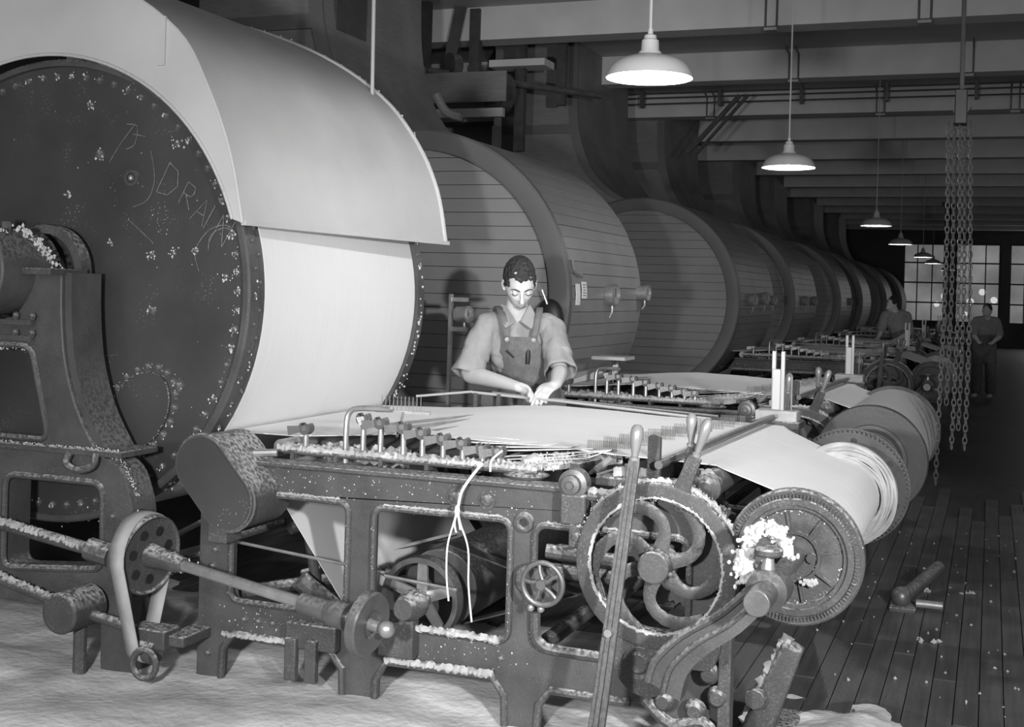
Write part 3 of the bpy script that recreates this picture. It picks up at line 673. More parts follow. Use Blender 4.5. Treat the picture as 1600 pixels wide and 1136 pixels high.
for seg in ([(-2.59, .02), (-2.585, .15), (-2.54, .205), (-2.15, .20), (-2.095, .14), (-2.09, .02)], [(-1.965, .02), (-1.96, .12), (-1.92, .185), (-1.53, .19), (-1.485, .13), (-1.48, .02)], [(-1.365, .02), (-1.36, .12), (-1.32, .17), (-1.05, .17)]):
    b.tube([(a, Y0-.004, z) for a, z in seg], .014, 8)
b.build('arch_bead', IRON, t)
for x in (-2.645, -2.03, -1.425, -.815):
    for yy in (Y0, 5.80): MB().box(x-.075, x+.075, yy-.05, yy+.085, 0, .025).build('foot', IRON, t, .004)
MB().box(-2.50, -1.28, Y0-.035, Y0+.075, .828, .843).build('top_flange', IRON, t, .003)
MB().box(-2.50, -.86, 5.75, 5.87, .828, .843).build('top_flange', DARKST, t, .003)
for x, z in ((-2.3, .25), (-1.43, .25), (-.82, .5)): MB().tube([(x, Y0+.03, z), (x, 5.81, z)], .03, 10).build('cross_bar', IRONC, t)
for px in ((-2.48, .775), (-2.40, .76), (-1.68, .775), (-1.565, .775)): inst(bolt_b, 'bolt', t, (px[0], Y0, px[1]), None, (1.3, 1.2, 1.3))
for px in ((-1.20, .76), (-1.235, .735), (-2.63, .50), (-2.64, .44), (-2.65, .12), (-2.5, .26), (-2.44, .26), (-2.38, .26), (-1.5, .25)): inst(bolt, 'bolt', t, (px[0], Y0, px[1]))
MB().lathe([(.014, .02), (.014, -.012), (.022, -.016), (.033, -.012), (.036, 0)], (-1.43, Y0, .712), (0, 1, 0), 20).build('boss', IRON, t)
MB().cyl((-1.43, Y0-.001, .712), (-1.43, Y0-.004, .712), .014, None, 12).build('bore', BLACK, t)
MB().lathe([(.0, -.012), (.022, -.016), (.040, -.012), (.05, 0)], (-1.41, Y0, .52), (0, 1, 0), 20).build('boss', IRON, t)
# double guide bar with lint
for dy in (0, .055): MB().tube([(-2.44, 4.0+dy, .868), (-1.42, 3.99+dy, .866)], .010, 8).build('guide_bar', IRON, t)
for k in range(6): MB().box(-2.38+k*.18, -2.365+k*.18, 3.985, 4.07, .843, .875).build('bar_clip', IRON, t)
MB().lathe([(0, 0), (.075, 0), (.08, .008), (.05, .02), (0, .022)], (-1.47, 4.02, .845), (0, 0, 1), 24).build('lint_dish', IRON, t)
# split-rod posts: upright, C-clamp and wedge key
def post(x, top, kx=-1, y=4.02):
    p = MB().cyl((x, y, .86), (x, y, top-.02), .0105, None, 10).build('split_post', STEEL, t)
    MB().lathe([(.011, -.018), (.024, -.018), (.024, .018), (.011, .018), (.011, -.018)], (x, y, top), (0, 1, 0), 14, math.radians(-230), math.radians(50)).build('clamp', DARKST, p)
    MB().bar((x+.02, y-.005, top+.004), (x-.065*abs(kx), y-.02, top-.012), .016, .012, (0, 1, 0), .034).build('wedge_key', DARKST, p)
PX = [(-2.335, .955), (-2.10, 1.005), (-2.03, .995), (-1.94, .985), (-1.865, .97), (-1.785, .955), (-1.71, .945), (-1.635, .93), (-1.575, .925)]
for i, (x, z) in enumerate(PX): post(x, z, -.2 if i == 1 else -1)
MB().tube(smoothpts([(-2.17, 4.02, .84), (-2.17, 4.02, .97), (-2.165, 4.03, 1.02), (-2.14, 4.06, 1.035), (-2.06, 4.14, 1.03)], 5), .0105, 10).build('hook_rod', STEEL, t)
for x, z in PX[1:]: MB().tube([(x, 4.02, z-.03), (x+.01, 5.62, .905)], .006, 6).build('split_rod', STEEL, t)
# comb bar with zig-zag expansion comb
CB = [(-1.27, 4.14), (-1.03, 5.50)]
MB().bar((-1.30, 4.02, .880), (-1.04, 5.72, .880), .05, .035).build('comb_bar', IRON, t, .003)
MB().bar((-1.20, 3.98, .872), (-.97, 5.74, .872), .022, .02).build('adjusting_screw', STEEL, t)
for k in range(11):
    f = (k+.5)/11; cx = CB[0][0]+(CB[1][0]-CB[0][0])*f; cyy = CB[0][1]+(CB[1][1]-CB[0][1])*f
    mb = MB(); d = V((.055, .075, 0)) if k % 2 else V((-.02, .085, 0))
    d = V((.05, .006, 0))
    for q in range(16):
        p = V((cx, cyy, .905))+d*((q-7.5)/7.5); mb.bar(p, p+V((0, 0, .060)), .0022, .0022)
    mb.bar(V((cx, cyy, .9))-d*1.05, V((cx, cyy, .9))+d*1.05, .012, .014, (0, 0, 1))
    mb.build('comb_segment', DARKST, t)
# near slide bracket with round end roller
MB().lathe([(0, -.03), (.012, -.03), (.014, -.022), (.030, -.020), (.032, 0), (.048, .004), (.05, .05), (0, .05)], (-1.245, 3.83, .862), (0, 1, 0), 28).build('slide_roller', DARKST, t, label='round stepped end cap')
MB().box(-1.285, -1.20, 3.83, 3.89, .73, .83).build('slide_bracket', IRON, t, .008)
MB().box(-1.25, -1.19, 3.82, 3.89, .66, .735).build('clamp_block', IRON, t, .006); inst(bolt_b, 'bolt', t, (-1.22, 3.82, .70))
MB().tube([(-1.20, 3.87, .825), (-.98, 3.87, .815)], .018, 10).build('slide_shaft', IRON, t)
MB().tube([(-1.20, 3.95, .90), (-1.17, 4.0, .93)], .012, 8).build('set_screw', STEEL, t)
MB().box(-1.19, -1.02, 3.90, 4.0, .855, .885).build('slide', IRON, t, .006)
MB().bar((-1.08, 3.92, .84), (-1.08, 3.92, .93), .03, .012).build('stop', IRON, t)
# delivery bar and rollers
MB().tube([(-.965, 3.84, .945), (-.90, 5.80, .945)], .014, 12).build('press_bar', DARKST, t)
MB().tube([(-.84, 4.0, .868), (-.84, 5.72, .868)], .044, 24).build('front_roller', DARKST, t)
MB().lathe([(.0, 0), (.02, 0), (.03, .01), (.050, .02), (.050, .06), (0, .06)], (-.84, 3.94, .868), (0, 1, 0), 20).build('roller_collar', IRON, t)
MB().bar((-.84, 3.97, .87), (-.82, 3.97, .70), .05, .04).build('roller_bracket', IRON, t, .004)
MB().tube([(-2.46, 4.05, .872), (-2.46, 5.72, .872)], .030, 20).build('entry_roller', STEEL, t)
# stop post, levers
pl = fillet([(-1.012, .88), (-.972, .88), (-.972, 1.035), (-1.012, 1.035)], .018); MB().plate(pl, [], Y0-.02, Y0+.005).build('stop_post', IRON, t, .003)
def lever(p, q, top, w1, w2, hr, name='lever', sd=(0, 1, 0)):
    o = MB().bar(p, q, w1, .016, sd, w2).build(name, IRON, t, .003)
    a = (V(top)-V(q)).normalized(); L = (V(top)-V(q)).length
    MB().lathe([(0, 0), (hr*.8, 0), (hr*.85, L*.08), (hr*.5, L*.12), (hr*.62, L*.25), (hr*.95, L*.55), (hr*1.05, L*.75), (hr*.9, L*.9), (hr*.5, L*.98), (0, L)], q, a, 18).build('handle', HANDLE, o, label='polished turned grip')
    return o
o = lever((-1.055, 3.50, .10), (-1.00, 3.68, .975), (-.995, 3.69, 1.085), .052, .036, .020, 'shipper_lever')
MB().bar((-1.052, 3.488, .12), (-1.002, 3.668, .955), .012, .012, (0, 1, 0), .010).build('rib', IRON, o)
MB().cyl((-1.03, 3.57, .48), (-1.03, 3.545, .48), .012, None, 12).build('pivot_bolt', STEEL, o)
lever((-.90, 3.86, .80), (-.865, 3.85, 1.01), (-.865, 3.85, 1.115), .036, .020, .017)
lever((-.90, 3.80, .83), (-.838, 3.80, .985), (-.80, 3.80, 1.105), .055, .040, .017)
MB().box(-.96, -.90, 3.84, 3.90, .86, .90).build('block', IRON, t, .004)
# big curved-spoke driving wheel
PCX, PCZ, PY = -.955, .638, 3.79
mb = MB().lathe([(.212, 0), (.248, 0), (.258, .004), (.258, .085), (.236, .09), (.214, .085), (.212, 0)], (PCX, PY, PCZ), (0, 1, 0), 72); wh = mb.build('drive_wheel', IRON, t, .002)
MB().cyl((PCX, PY-.03, PCZ), (PCX, PY+.09, PCZ), .050, .056, 28).build('hub', IRON, wh, .004)
for k in range(6):
    a0 = math.radians(60*k+20); pts = []
    for i in range(11):
        f = i/10; r = .045+.178*f; a = a0+math.radians(54)*f**1.7-math.radians(12)*math.sin(PI*f)
        pts.append((PCX+r*math.cos(a), PY+.03, PCZ+r*math.sin(a)))
    MB().tube(pts, [.027-.007*math.sin(PI*min(1, i/10)) for i in range(11)], 10, flat=((0, 1, 0), .45)).build('spoke', IRON, wh)
for k in range(3): a = math.radians(100+120*k); MB().ball((PCX+.056*math.cos(a), PY-.01, PCZ+.056*math.sin(a)), .010, 8).build('set_bolt', IRON, wh)
# bracket below the wheel
br = fillet([(-1.09, .42), (-.74, .42), (-.77, .33), (-.88, .33), (-.90, .26), (-.96, .22), (-1.03, .235), (-1.08, .29)], .03)
MB().plate(br, [], 3.80, 3.90).build('wheel_bracket', IRON, t, .006)
MB().lathe([(0, 0), (.028, -.01), (.036, 0), (.050, -.004), (.053, .01), (0, .01)], (-1.0, 3.795, .33), (0, 1, 0), 24).build('bracket_boss', IRON, t)
for x, z in ((-.93, .205), (-.76, .24), (-.83, .19), (-.79, .31)):
    MB().lathe([(0, -.03), (.02, -.03), (.032, -.015), (.036, 0), (0, 0)], (x, 3.86, z), (0, 1, 0), 16).build('cap_nut', IRON, t)
MB().box(-.76, -.72, 3.84, 3.90, 0, .60).build('end_post', IRON, t, .005)
MB().tube(smoothpts([(-.99, 3.86, .20), (-.9, 3.84, .14), (-.8, 3.84, .16), (-.74, 3.82, .1)], 4), .02, 8).build('rib', IRON, t)
# gear train behind the wheel
for (x, z, r, y, nm) in ((-.90, .60, .12, 3.97, 'gear'), (-1.08, .64, .085, 4.0, 'gear'), (-.80, .74, .07, 3.98, 'gear')):
    pts = []; nt_ = int(r*260)
    for i in range(nt_*4): rr = r*(1.0 if i % 4 in (0, 1) else .92); pts.append((x+rr*math.cos(2*PI*i/(nt_*4)), z+rr*math.sin(2*PI*i/(nt_*4))))
    MB().plate(pts, [arc(x+r*.5*math.cos(a), z+r*.5*math.sin(a), r*.22, 0, 330, 9) for a in (.3, 2.4, 4.5)], y, y+.03).build('gear', IRON, t)
for a, b_ in (((-1.36, 3.93, .62), (-1.10, 3.97, .60)), ((-1.34, 3.92, .56), (-1.12, 3.95, .55)), ((-1.2, 4.0, .66), (-.95, 4.0, .70)), ((-1.15, 3.98, .45), (-.82, 3.98, .80))):
    MB().tube([a, b_], .024, 10).build('shaft', IRON, t)
MB().ball((-1.31, 3.95, .615), .036, 14, (1.3, .8, .8)).build('bearing_cap', IRON, t)
MB().box(-1.13, -1.05, 3.84, 3.90, .33, .43).build('guide_block', IRON, t, .006); inst(bolt, 'bolt', t, (-1.09, 3.84, .38))
MB().tube(smoothpts([(-1.375, 3.885, .50), (-1.375, 3.885, .36), (-1.35, 3.885, .32), (-1.30, 3.885, .308), (-1.09, 3.885, .305)], 5), .018, 8).build('frame_pipe', IRON, t)
# small hand wheel
hw = MB().tube([(-1.325+.068*math.cos(2*PI*i/28), 3.80, .54+.068*math.sin(2*PI*i/28)) for i in range(28)], .009, 8, closed=True).build('hand_wheel', DARKST, t)
MB().cyl((-1.325, 3.78, .54), (-1.325, 3.90, .54), .016, None, 14).build('hub', DARKST, hw)
for k in range(5):
    a = math.radians(18+72*k); MB().tube([(-1.325+.012*math.cos(a), 3.798, .54+.012*math.sin(a)), (-1.325+.04*math.cos(a+.25), 3.798, .54+.04*math.sin(a+.25)), (-1.325+.066*math.cos(a+.2), 3.80, .54+.066*math.sin(a+.2))], .0065, 6).build('spoke', DARKST, hw)
MB().lathe([(0, 0), (.062, 0), (.064, .012), (0, .012)], (-1.355, 3.865, .515), (0, 1, 0), 24).build('wheel_plate', DARKST, t)
for x, z in ((-1.37, .455), (-1.335, .455)): MB().ball((x, 3.82, z), .013, 10).build('knob', STEEL, t)
# arm and bearing that carry the beam spindle
arm = [tuple(p)[:2] for p in smoothpts([(-.905, .355, 0), (-.885, .42, 0), (-.81, .50, 0), (-.70, .575, 0), (-.61, .665, 0)], 4)]; a2 = [tuple(p)[:2] for p in smoothpts([(-.555, .625, 0), (-.64, .53, 0), (-.73, .46, 0), (-.79, .39, 0), (-.81, .31, 0)], 4)]
MB().plate(arm+a2, [], 3.55, 3.62).build('beam_arm', IRONC, t, .006)
MB().tube([(a, 3.55, b) for a, b in arm], .012, 8).build('arm_rib', IRON, t); MB().tube([((a+c)/2+.0, 3.545, (b+d)/2) for (a, b), (c, d) in zip(arm, a2[::-1])], .008, 8).build('arm_rib', IRON, t)
MB().box(-.90, -.83, 3.60, 3.86, .33, .41).build('arm_bracket', IRON, t, .006)
MB().lathe([(0, 0), (.036, 0), (.036, .13), (.058, .15), (.062, .24), (.05, .27), (0, .27)], (-.56, 3.32, .672), (0, 1, 0), 28).build('spindle_bearing', DARKST, t, .003)
MB().cyl((-.56, 3.50, .70), (-.56, 3.50, .765), .024, .014, 14).build('screw_stem', STEEL, t)
MB().lathe([(0, 0), (.035, 0), (.040, .006), (.040, .018), (.035, .024), (0, .026)], (-.56, 3.50, .765), (0, 0, 1), 16).build('screw_cap', IRON, t, .002)
# side shaft with friction discs and a perforated belt pulley
A = V((-2.80, 3.72, .502)); B = V((-1.83, 3.60, .395)); ax = (B-A).normalized()
MB().cyl(A, B+ax*.03, .020, None, 16).build('side_shaft', STEEL, t)
pp = MB().lathe([(.0, -.05), (.135, -.05), (.143, -.045), (.143, .025), (.138, .03), (.13, .02), (0, .02)], A, ax, 48).build('belt_pulley', IRON, t, .002)
u, v, a_ = basis(ax)
for k in range(7):
    an = 2*PI*k/7+.3; c = A+ax*.021+(u*math.cos(an)+v*math.sin(an))*.088; MB().cyl(c, c+ax*.003, .018, None, 14).build('hole', BLACK, pp)
MB().lathe([(0, 0), (.045, 0), (.04, .04), (.034, .09), (.034, .13), (.028, .14), (.028, .16), (0, .16)], A+ax*.02, ax, 24).build('collar', IRON, t, .003)
MB().lathe([(.03, -.0), (.034, .0), (.034, .16), (.026, .17)], A+ax*.70, ax, 20).build('sleeve', DARKST, t)
MB().lathe([(0, 0), (.032, 0), (.045, .03), (.045, .09), (0, .09)], A+ax*.80, ax, 20).build('coupling', DARKST, t)
MB().lathe([(.0, 0), (.098, 0), (.104, .006), (.104, .034), (.098, .04), (.045, .04), (.045, .03), (0, .03)], B-ax*.04, ax, 48).build('friction_disc', DARKST, t, .002)
MB().ball(B+ax*.055, .028, 16).build('ball_nut', STEEL, t)
MB().lathe([(0, 0), (.035, 0), (.05, .05), (.05, .1), (0, .1)], (-1.80, 3.76, .41), (0, 1, 0), 20).build('shaft_bearing', IRON, t)
MB().ball((-1.77, 3.82, .43), .036, 14, (1.2, 1, .9)).build('bearing_cap', IRON, t)
for q in (-.008, .012):
    pass
# belt round the perforated pulley down to a small idler
I = V((-2.79, 3.72, .16)); r1, r2 = .15, .045; pts = []
for i in range(15): an = math.radians(-8+196*i/14); pts.append(A+ax*.012+V((0, -1, 0))*(r1*math.cos(an))+V((0, 0, 1))*(r1*math.sin(an)))
for i in range(8): an = math.radians(188+164*i/7); pts.append(I+V((0, -1, 0))*(r2*math.cos(an))+V((0, 0, 1))*(r2*math.sin(an)))
mb = MB(); n = len(pts); vs = []
for p in pts: vs += [p-ax*.058, p+ax*.006]
mb.add(vs, [(2*i, 2*((i+1) % n), 2*((i+1) % n)+1, 2*i+1) for i in range(n)]); o = mb.build('belt', BELTG, t); md = o.modifiers.new('th', 'SOLIDIFY'); md.thickness = .006
MB().cyl(I-ax*.03, I+ax*.05, .042, None, 20).build('idler', IRON, t, .003)
MB().box(-2.86, -2.70, 3.70, 3.80, .17, .24).build('idler_bracket', IRON, t, .006); MB().box(-2.72, -2.64, 3.73, 3.90, .18, .22).build('idler_arm', IRON, t, .006)
MB().tube([(-2.75+.05*math.cos(math.radians(k)), 3.66, .13+.05*math.sin(math.radians(k))) for k in range(0, 360, 20)], .012, 8, closed=True).build('idler_ring', IRON, t)
# clutter under the shaft
for x in (-2.29, -2.21): MB().box(x, x+.045, 3.83, 3.86, .09, .24).build('lug', IRON, t, .005)
MB().box(-2.30, -2.10, 3.85, 3.895, .20, .29).build('shaft_block', IRON, t, .006)
MB().box(-1.93, -1.80, 3.84, 3.895, .22, .37).build('shaft_block', IRON, t, .006)
for (a, b_) in (((-2.62, 4.5, .30), (-2.1, 4.9, .44)), ((-2.55, 4.3, .22), (-2.15, 4.6, .30)), ((-2.7, 4.7, .12), (-2.2, 5.1, .30))): MB().bar(a, b_, .07, .012, (0, .4, 1)).build('inner_slat', LINTG, t)
# inner drum, spoked pulley and belt
MB().cyl((-1.93, 4.36, .34), (-1.93, 5.72, .34), .148, None, 40).build('inner_drum', IRONC, t, .004)
sp = MB().ring(.135, .155, (-1.955, 4.22, .325), (0, 1, 0), .06, 44).build('spoked_pulley', DARKST, t)
MB().cyl((-1.955, 4.20, .325), (-1.955, 4.34, .325), .035, None, 18).build('hub', STEEL, sp)
for k in range(5): a = math.radians(90+72*k); MB().bar((-1.955, 4.25, .325), (-1.955+.14*math.cos(a), 4.25, .325+.14*math.sin(a)), .045, .015, (0, 1, 0), .035).build('spoke', STEEL, sp)
MB().bar((-1.93, 4.45, .495), (-1.35, 4.3, .40), .006, .07, (0, 1, 0)).build('drum_belt', BELT, t); MB().bar((-1.86, 4.45, .20), (-1.35, 4.3, .40), .006, .07, (0, 1, 0)).build('drum_belt', BELT, t)
MB().tube([(-2.60, 3.98, .52), (-1.98, 3.98, .47)], .006, 6).build('stay_wire', STEEL, t); MB().tube([(-1.98, 3.98, .46), (-1.70, 3.98, .44)], .006, 6).build('stay_wire', STEEL, t)
for (a, b_, r) in (((-2.62, 4.4, .5), (-2.3, 4.9, .62), .03), ((-2.5, 4.3, .62), (-2.42, 4.3, .25), .02), ((-2.65, 4.1, .3), (-2.2, 4.6, .34), .025), ((-2.45, 4.2, .35), (-2.3, 4.3, .2), .04)):
    MB().tube([a, b_], r, 10).build('stretcher', IRON, t)
# tray and lint-loaded bar under the sheet
MB().box(-2.44, -1.52, 4.12, 5.55, .846, .852).build('lint_tray', HOOD, t)
MB().bar((-1.52, 4.03, .868), (-1.22, 4.30, .892), .05, .03, (0, 0, 1)).build('slide_plank', LINTG, t, .006)
lf = MB()
fuzz_tube(lf, [(-2.44, 4.0, .880), (-1.42, 3.99, .878)], .011); fuzz_tube(lf, [(-2.44, 4.055, .880), (-1.42, 4.045, .878)], .012)
fuzz_tube(lf, [(-2.30, 4.12, .862), (-1.98, 4.14, .858)], .030, .012, 10); fuzz_tube(lf, [(-1.50, 4.05, .885), (-1.24, 4.28, .905)], .022, .010, 8)
fuzz_tube(lf, [(-1.20, 3.87, .840), (-.98, 3.87, .830)], .012); fuzz_tube(lf, [(-1.9, 3.875, .325), (-1.50, 3.88, .318)], .012); fuzz_tube(lf, [(-1.92, 3.885, .198), (-1.52, 3.885, .200)], .012)
for h in holes: fuzz_tube(lf, [(h[1][0], Y0-.006, h[1][1]+.008)]+[(x_, Y0-.006, z_+.008) for x_, z_ in h[5:7]], .006, .006)
fuzz_tube(lf, [(-2.58, 3.885, .205), (-2.15, 3.885, .206)], .010); fuzz_tube(lf, [(PCX+.252*math.cos(math.radians(q)), PY+.045, PCZ+.256*math.sin(math.radians(q))) for q in range(25, 150, 6)], .013, .007)
fuzz_tube(lf, [(PCX+.212*math.cos(math.radians(q)), PY+.004, PCZ+.212*math.sin(math.radians(q))) for q in range(0, 361, 8)], .0055, .006)
fuzz_tube(lf, [(-1.14, 3.94, .895), (-1.0, 3.98, .90)], .016); fuzz_tube(lf, [(-.86, 3.95, .918), (-.82, 3.98, .912)], .012)
o = lf.build('lint_coat', LINTG, t); o['kind'] = 'stuff'
lf = MB()
for h in holes:
    for (a, z), (c, d) in zip(h, h[1:]+h[:1]):
        lint_line(lf, [(a, Y0-.012, z), (c, Y0-.012, d)], .0035, 110, .006)
lint_line(lf, [(-1.47, 4.05, .885), (-1.32, 4.15, .90)], .008, 200, .03)
for i in range(60):
    a = 2*PI*i/60; c = (PCX+.212*math.cos(a), PY, PCZ+.212*math.sin(a))
    for _ in range(9): lf.blob(V(c)+V((random.gauss(0, .004), random.uniform(-.004, .03), random.gauss(0, .004))), random.uniform(.0012, .0025))
    if 5 < i < 28:
        for _ in range(14): lf.blob((PCX+.26*math.cos(a+random.gauss(0, .05)), PY+random.uniform(0, .08), PCZ+.26*math.sin(a+random.gauss(0, .03))), random.uniform(.0015, .0038))
for _ in range(260):
    x = random.uniform(-2.68, -1.4); z = random.choice((random.uniform(.21, .31), random.uniform(.73, .82))); lf.blob((x, Y0-.002, z), random.uniform(.0012, .004))
lint_line(lf, [(-2.79, 3.70, .64), (-2.85, 3.68, .6)], .006, 120, .02); lint_line(lf, [tuple(A+ax*.05), tuple(A+ax*.2)], .007, 260, .03)
lint_line(lf, [(-.90, 3.80, .43), (-.74, 3.80, .43)], .006, 200, .01)
o = lf.build('lint', LINT, t); o['kind'] = 'stuff'
LFHS = t

# ---- scale/indicator stand at the far front corner
t = SC = thing('counter_stand', (-.90, 5.72, .86), 'pale twin-upright indicator on a square box at the far corner of the nearest machine', 'counter', 'twin-upright counters on the machines')
bx = MB().box(-.985, -.80, 5.66, 5.80, .925, .975).build('box', LINTG, t, .006)
MB().box(-1.0, -.785, 5.64, 5.82, .895, .93).build('box_base', IRON, t, .006)
MB().box(-.97, -.90, 5.67, 5.79, .86, .90).build('stem', IRON, t)
for x in (-.914, -.874): MB().box(x-.0085, x+.0085, 5.71, 5.735, .97, 1.24).build('upright', ENAM, t, .002)
MB().box(-.918, -.880, 5.695, 5.71, .975, 1.16).build('scale_plate', ENAM, t, .004)
MB().tube([(-.83, 5.70, .97), (-.83, 5.70, 1.13), (-.85, 5.70, 1.135)], .004, 6).build('pointer_rod', STEEL, t)
MB().ball((-.89, 5.655, .95), .010, 8).build('lock_screw', STEEL, t)

# ---- the warp sheet over the headstock
def warp(y0, y1):
    t = thing('warp_sheet', (-1.6, 4.85, .86), 'wide white sheet of warp yarns running over the nearest headstock to its comb and beam', 'yarn', 'warp sheets on the machines')
    prof = [(-2.80, .895), (-2.46, .905), (-2.3, .915), (-2.1, .935), (-1.9, .947), (-1.6, .940), (-1.4, .930), (-1.2, .926), (-.95, .924), (-.86, .921)]
    Y0l = [4.22, 4.16, 4.18, 4.20, 4.24, 4.26, 4.22, 4.16, 4.13, 4.13]
    MB().sheet(prof, Y0l, [5.56]*10, .003, 3).build('yarn_layer', YARN, t)
    # separate plies at the near edge, parted by the split rods
    for i, (x, z) in enumerate([(-2.34, .955)]+PX[1:]+[(-1.50, .925)]):
        L_ = .42 if i else .30; w0 = .11-.004*i
        for q in range(3):
            ya, yb_ = 4.045+q*w0*.36, 4.045+q*w0*.36+w0*.22; zz = z-.030-.003*q
            MB().sheet([(x+.02, zz), (x+L_*.5, zz*.6+.939*.4), (min(-1.22, x+L_), .9365)], [ya, ya+.05, ya+.14], [yb_, yb_+.055, yb_+.15], .0015).build('yarn_ply', YARN, t)
    # over the front roller and down onto the beam
    q = [(-.87, .921), (-.84, .920), (-.81, .910)]
    bx_, bz, br_ = -.545, .69, .145
    for k in range(8): a = math.radians(62-14*k); q.append((bx_+br_*math.cos(a), bz+br_*math.sin(a)))
    n = len(q); MB().sheet(q, [4.13]*2+[4.12]+[4.03]*(n-3), [5.56]*2+[5.50]+[5.20]*(n-3), .003, 2).build('yarn_run', YARN, t)
    # yarn coming up from below the drum
    return t
WS = warp(4.15, 5.55)
t = thing('under_sheet', (-2.4, 4.85, .2), 'pale sheet of yarn slanting down inside the frame, seen through its openings', 'yarn')
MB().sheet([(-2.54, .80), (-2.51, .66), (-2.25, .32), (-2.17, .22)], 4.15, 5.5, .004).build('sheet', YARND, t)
MB().tube([(-2.16, 4.12, .21), (-2.16, 5.6, .21)], .03, 14).build('guide_roller', STEEL, t)

# ---- the beam
def beam(x, z, ya, yb, fr, yr, label, near=True):
    FM = IRON if near else DISC
    t = thing('warp_beam', (x, (ya+yb)/2, z-fr), label, 'beam', 'warp beams at the ends of the machines')
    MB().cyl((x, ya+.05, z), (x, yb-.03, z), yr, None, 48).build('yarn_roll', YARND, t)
    f = MB().lathe([(0, .030), (.142, .030), (.146, .018), (.158, .016), (.160, .004), (.178, .004), (.182, .010), (fr-.006, .006), (fr, .012), (fr, .05), (0, .05)], (x, ya, z), (0, 1, 0), 80).build('flange', FM, t)
    tb = MB()
    for k in range(110):
        a = 2*PI*k/110; c = V((x+(fr-.020)*math.cos(a), ya+.004, z+(fr-.020)*math.sin(a))); r_ = V((math.cos(a), 0, math.sin(a)))
        tb.bar(c-r_*.007, c+r_*.007, .004, .010)
    tb.build('tooth_ring', FM, f)
    for k in range(8):
        a = 2*PI*k/8+.2; MB().bar((x+.075*math.cos(a), ya+.024, z+.075*math.sin(a)), (x+.14*math.cos(a), ya+.024, z+.14*math.sin(a)), .008, .014).build('rib', FM, f)
    MB().ring(.068, .078, (x, ya+.018, z), (0, 1, 0), .014, 36).build('ring_rib', FM, f)
    for k in range(3): a = 2*PI*k/3; MB().cyl((x+.05*math.cos(a), ya+.014, z+.05*math.sin(a)), (x+.05*math.cos(a), ya+.032, z+.05*math.sin(a)), .016, None, 8).build('nut', IRON, f)
    MB().cyl((x, ya-.36 if near else ya-.2, z), (x, ya+.03, z), .028, .030, 20).build('spindle', DARKST, t)
    if not near:
        MB().lathe([(yr, 0), (fr, 0), (fr, .03), (0, .03)], (x, yb-.03, z), (0, 1, 0), 72).build('far_flange', IRONC, t)
        MB().cyl((x, yb, z), (x, yb+.25, z), .03, None, 16).build('spindle', DARKST, t); return t
    MB().lathe([(yr*.9, 0), (yr+.02, .03), (fr*.92, .03), (fr*.98, .012), (fr*1.01, .022), (fr*1.01, .06), (0, .06)], (x, yb-.24, z), (0, 1, 0), 64).build('far_flange', LINTG, t)
    pts = []; nt_ = 76; gr = fr*1.16
    for i in range(nt_*4): rr = gr*(1.0 if i % 4 in (0, 1) else .955); pts.append((x+rr*math.cos(2*PI*i/(nt_*4)), z+rr*math.sin(2*PI*i/(nt_*4))))
    MB().plate(pts, [arc(x+gr*.82*math.cos(a), z+gr*.82*math.sin(a), gr*.055, 0, 330, 9) for a in [2*PI*j/7+.6 for j in range(7)]], yb, yb+.03).build('gear_wheel', IRONC, t)
    MB().ring(gr*.98, gr*1.02, (x, yb+.028, z), (0, 1, 0), .014, 76).build('gear_rim', IRONC, t)
    MB().cyl((x, yb, z), (x, yb+.25, z), .03, None, 16).build('spindle', DARKST, t)
    return t
B1 = beam(-.545, .688, 3.885, 5.46, .209, .14, 'nearest beam with a ribbed iron flange facing the camera, yarn winding on')
mb = MB()
for k in range(16):
    rr_ = random.uniform(.150, .206); p1, p2, yy_ = random.uniform(0, 6), random.uniform(0, 6), 5.235-.03*(rr_ < .19)-.008
    mb.tube([(-.545+(rr_+.006*math.sin(3*2*PI*i/48+p1))*math.cos(2*PI*i/48), yy_+.004*math.sin(2*2*PI*i/48+p2), .688+(rr_+.006*math.sin(3*2*PI*i/48+p1))*math.sin(2*PI*i/48)) for i in range(48)], random.uniform(.003, .007), 5, closed=True)
mb.build('yarn_coil', LINTG, B1)
lf = MB()
for i in range(300):
    a = random.uniform(0, 2*PI); r = random.choice((.165, .198, .14, .07))+random.gauss(0, .004); lf.blob((-.545+r*math.cos(a), 3.885+.010+(.016 if r < .15 else 0), .688+r*math.sin(a)), random.uniform(.0015, .005))
o = lf.build('lint', LINT, B1); o['kind'] = 'stuff'
mb = MB()
for _ in range(30): mb.ball((-.50+random.gauss(0, .012), 3.885, .62+random.gauss(0, .006)), random.uniform(.004, .008), 6)
mb.build('waste_tuft', LINT, B1)

# ---- guard, waste, string, rods
gp = [(-2.62+x, .79+z) for x, z in []]
def hull2(c1, r1, c2, r2, n=12):
    a = V((c1[0], c1[1], 0)); b = V((c2[0], c2[1], 0)); an = math.degrees(math.atan2((b-a).y, (b-a).x))
    return arc(c1[0], c1[1], r1, an+90, an+270, n)+arc(c2[0], c2[1], r2, an-90, an+90, n)
t = thing('pulley_guard', (-2.52, 3.86, .60), 'dark oval sheet-metal guard projecting beside the frame end', 'guard')
h1 = hull2((-2.585, .835), .098, (-2.475, .715), .098)
MB().plate(h1, [], 3.72, 3.735).build('end_plate', DISC, t)
MB().plate([(a, b) for a, b in hull2((-2.585, .835), .105, (-2.475, .715), .105)], [hull2((-2.585, .835), .097, (-2.475, .715), .097)], 3.725, 3.98).build('side_band', IRON, t)
MB().tube([(a, 3.74, b) for a, b in hull2((-2.585, .835), .107, (-2.475, .715), .107)], .006, 6, closed=True).build('rolled_edge', IRON, t)
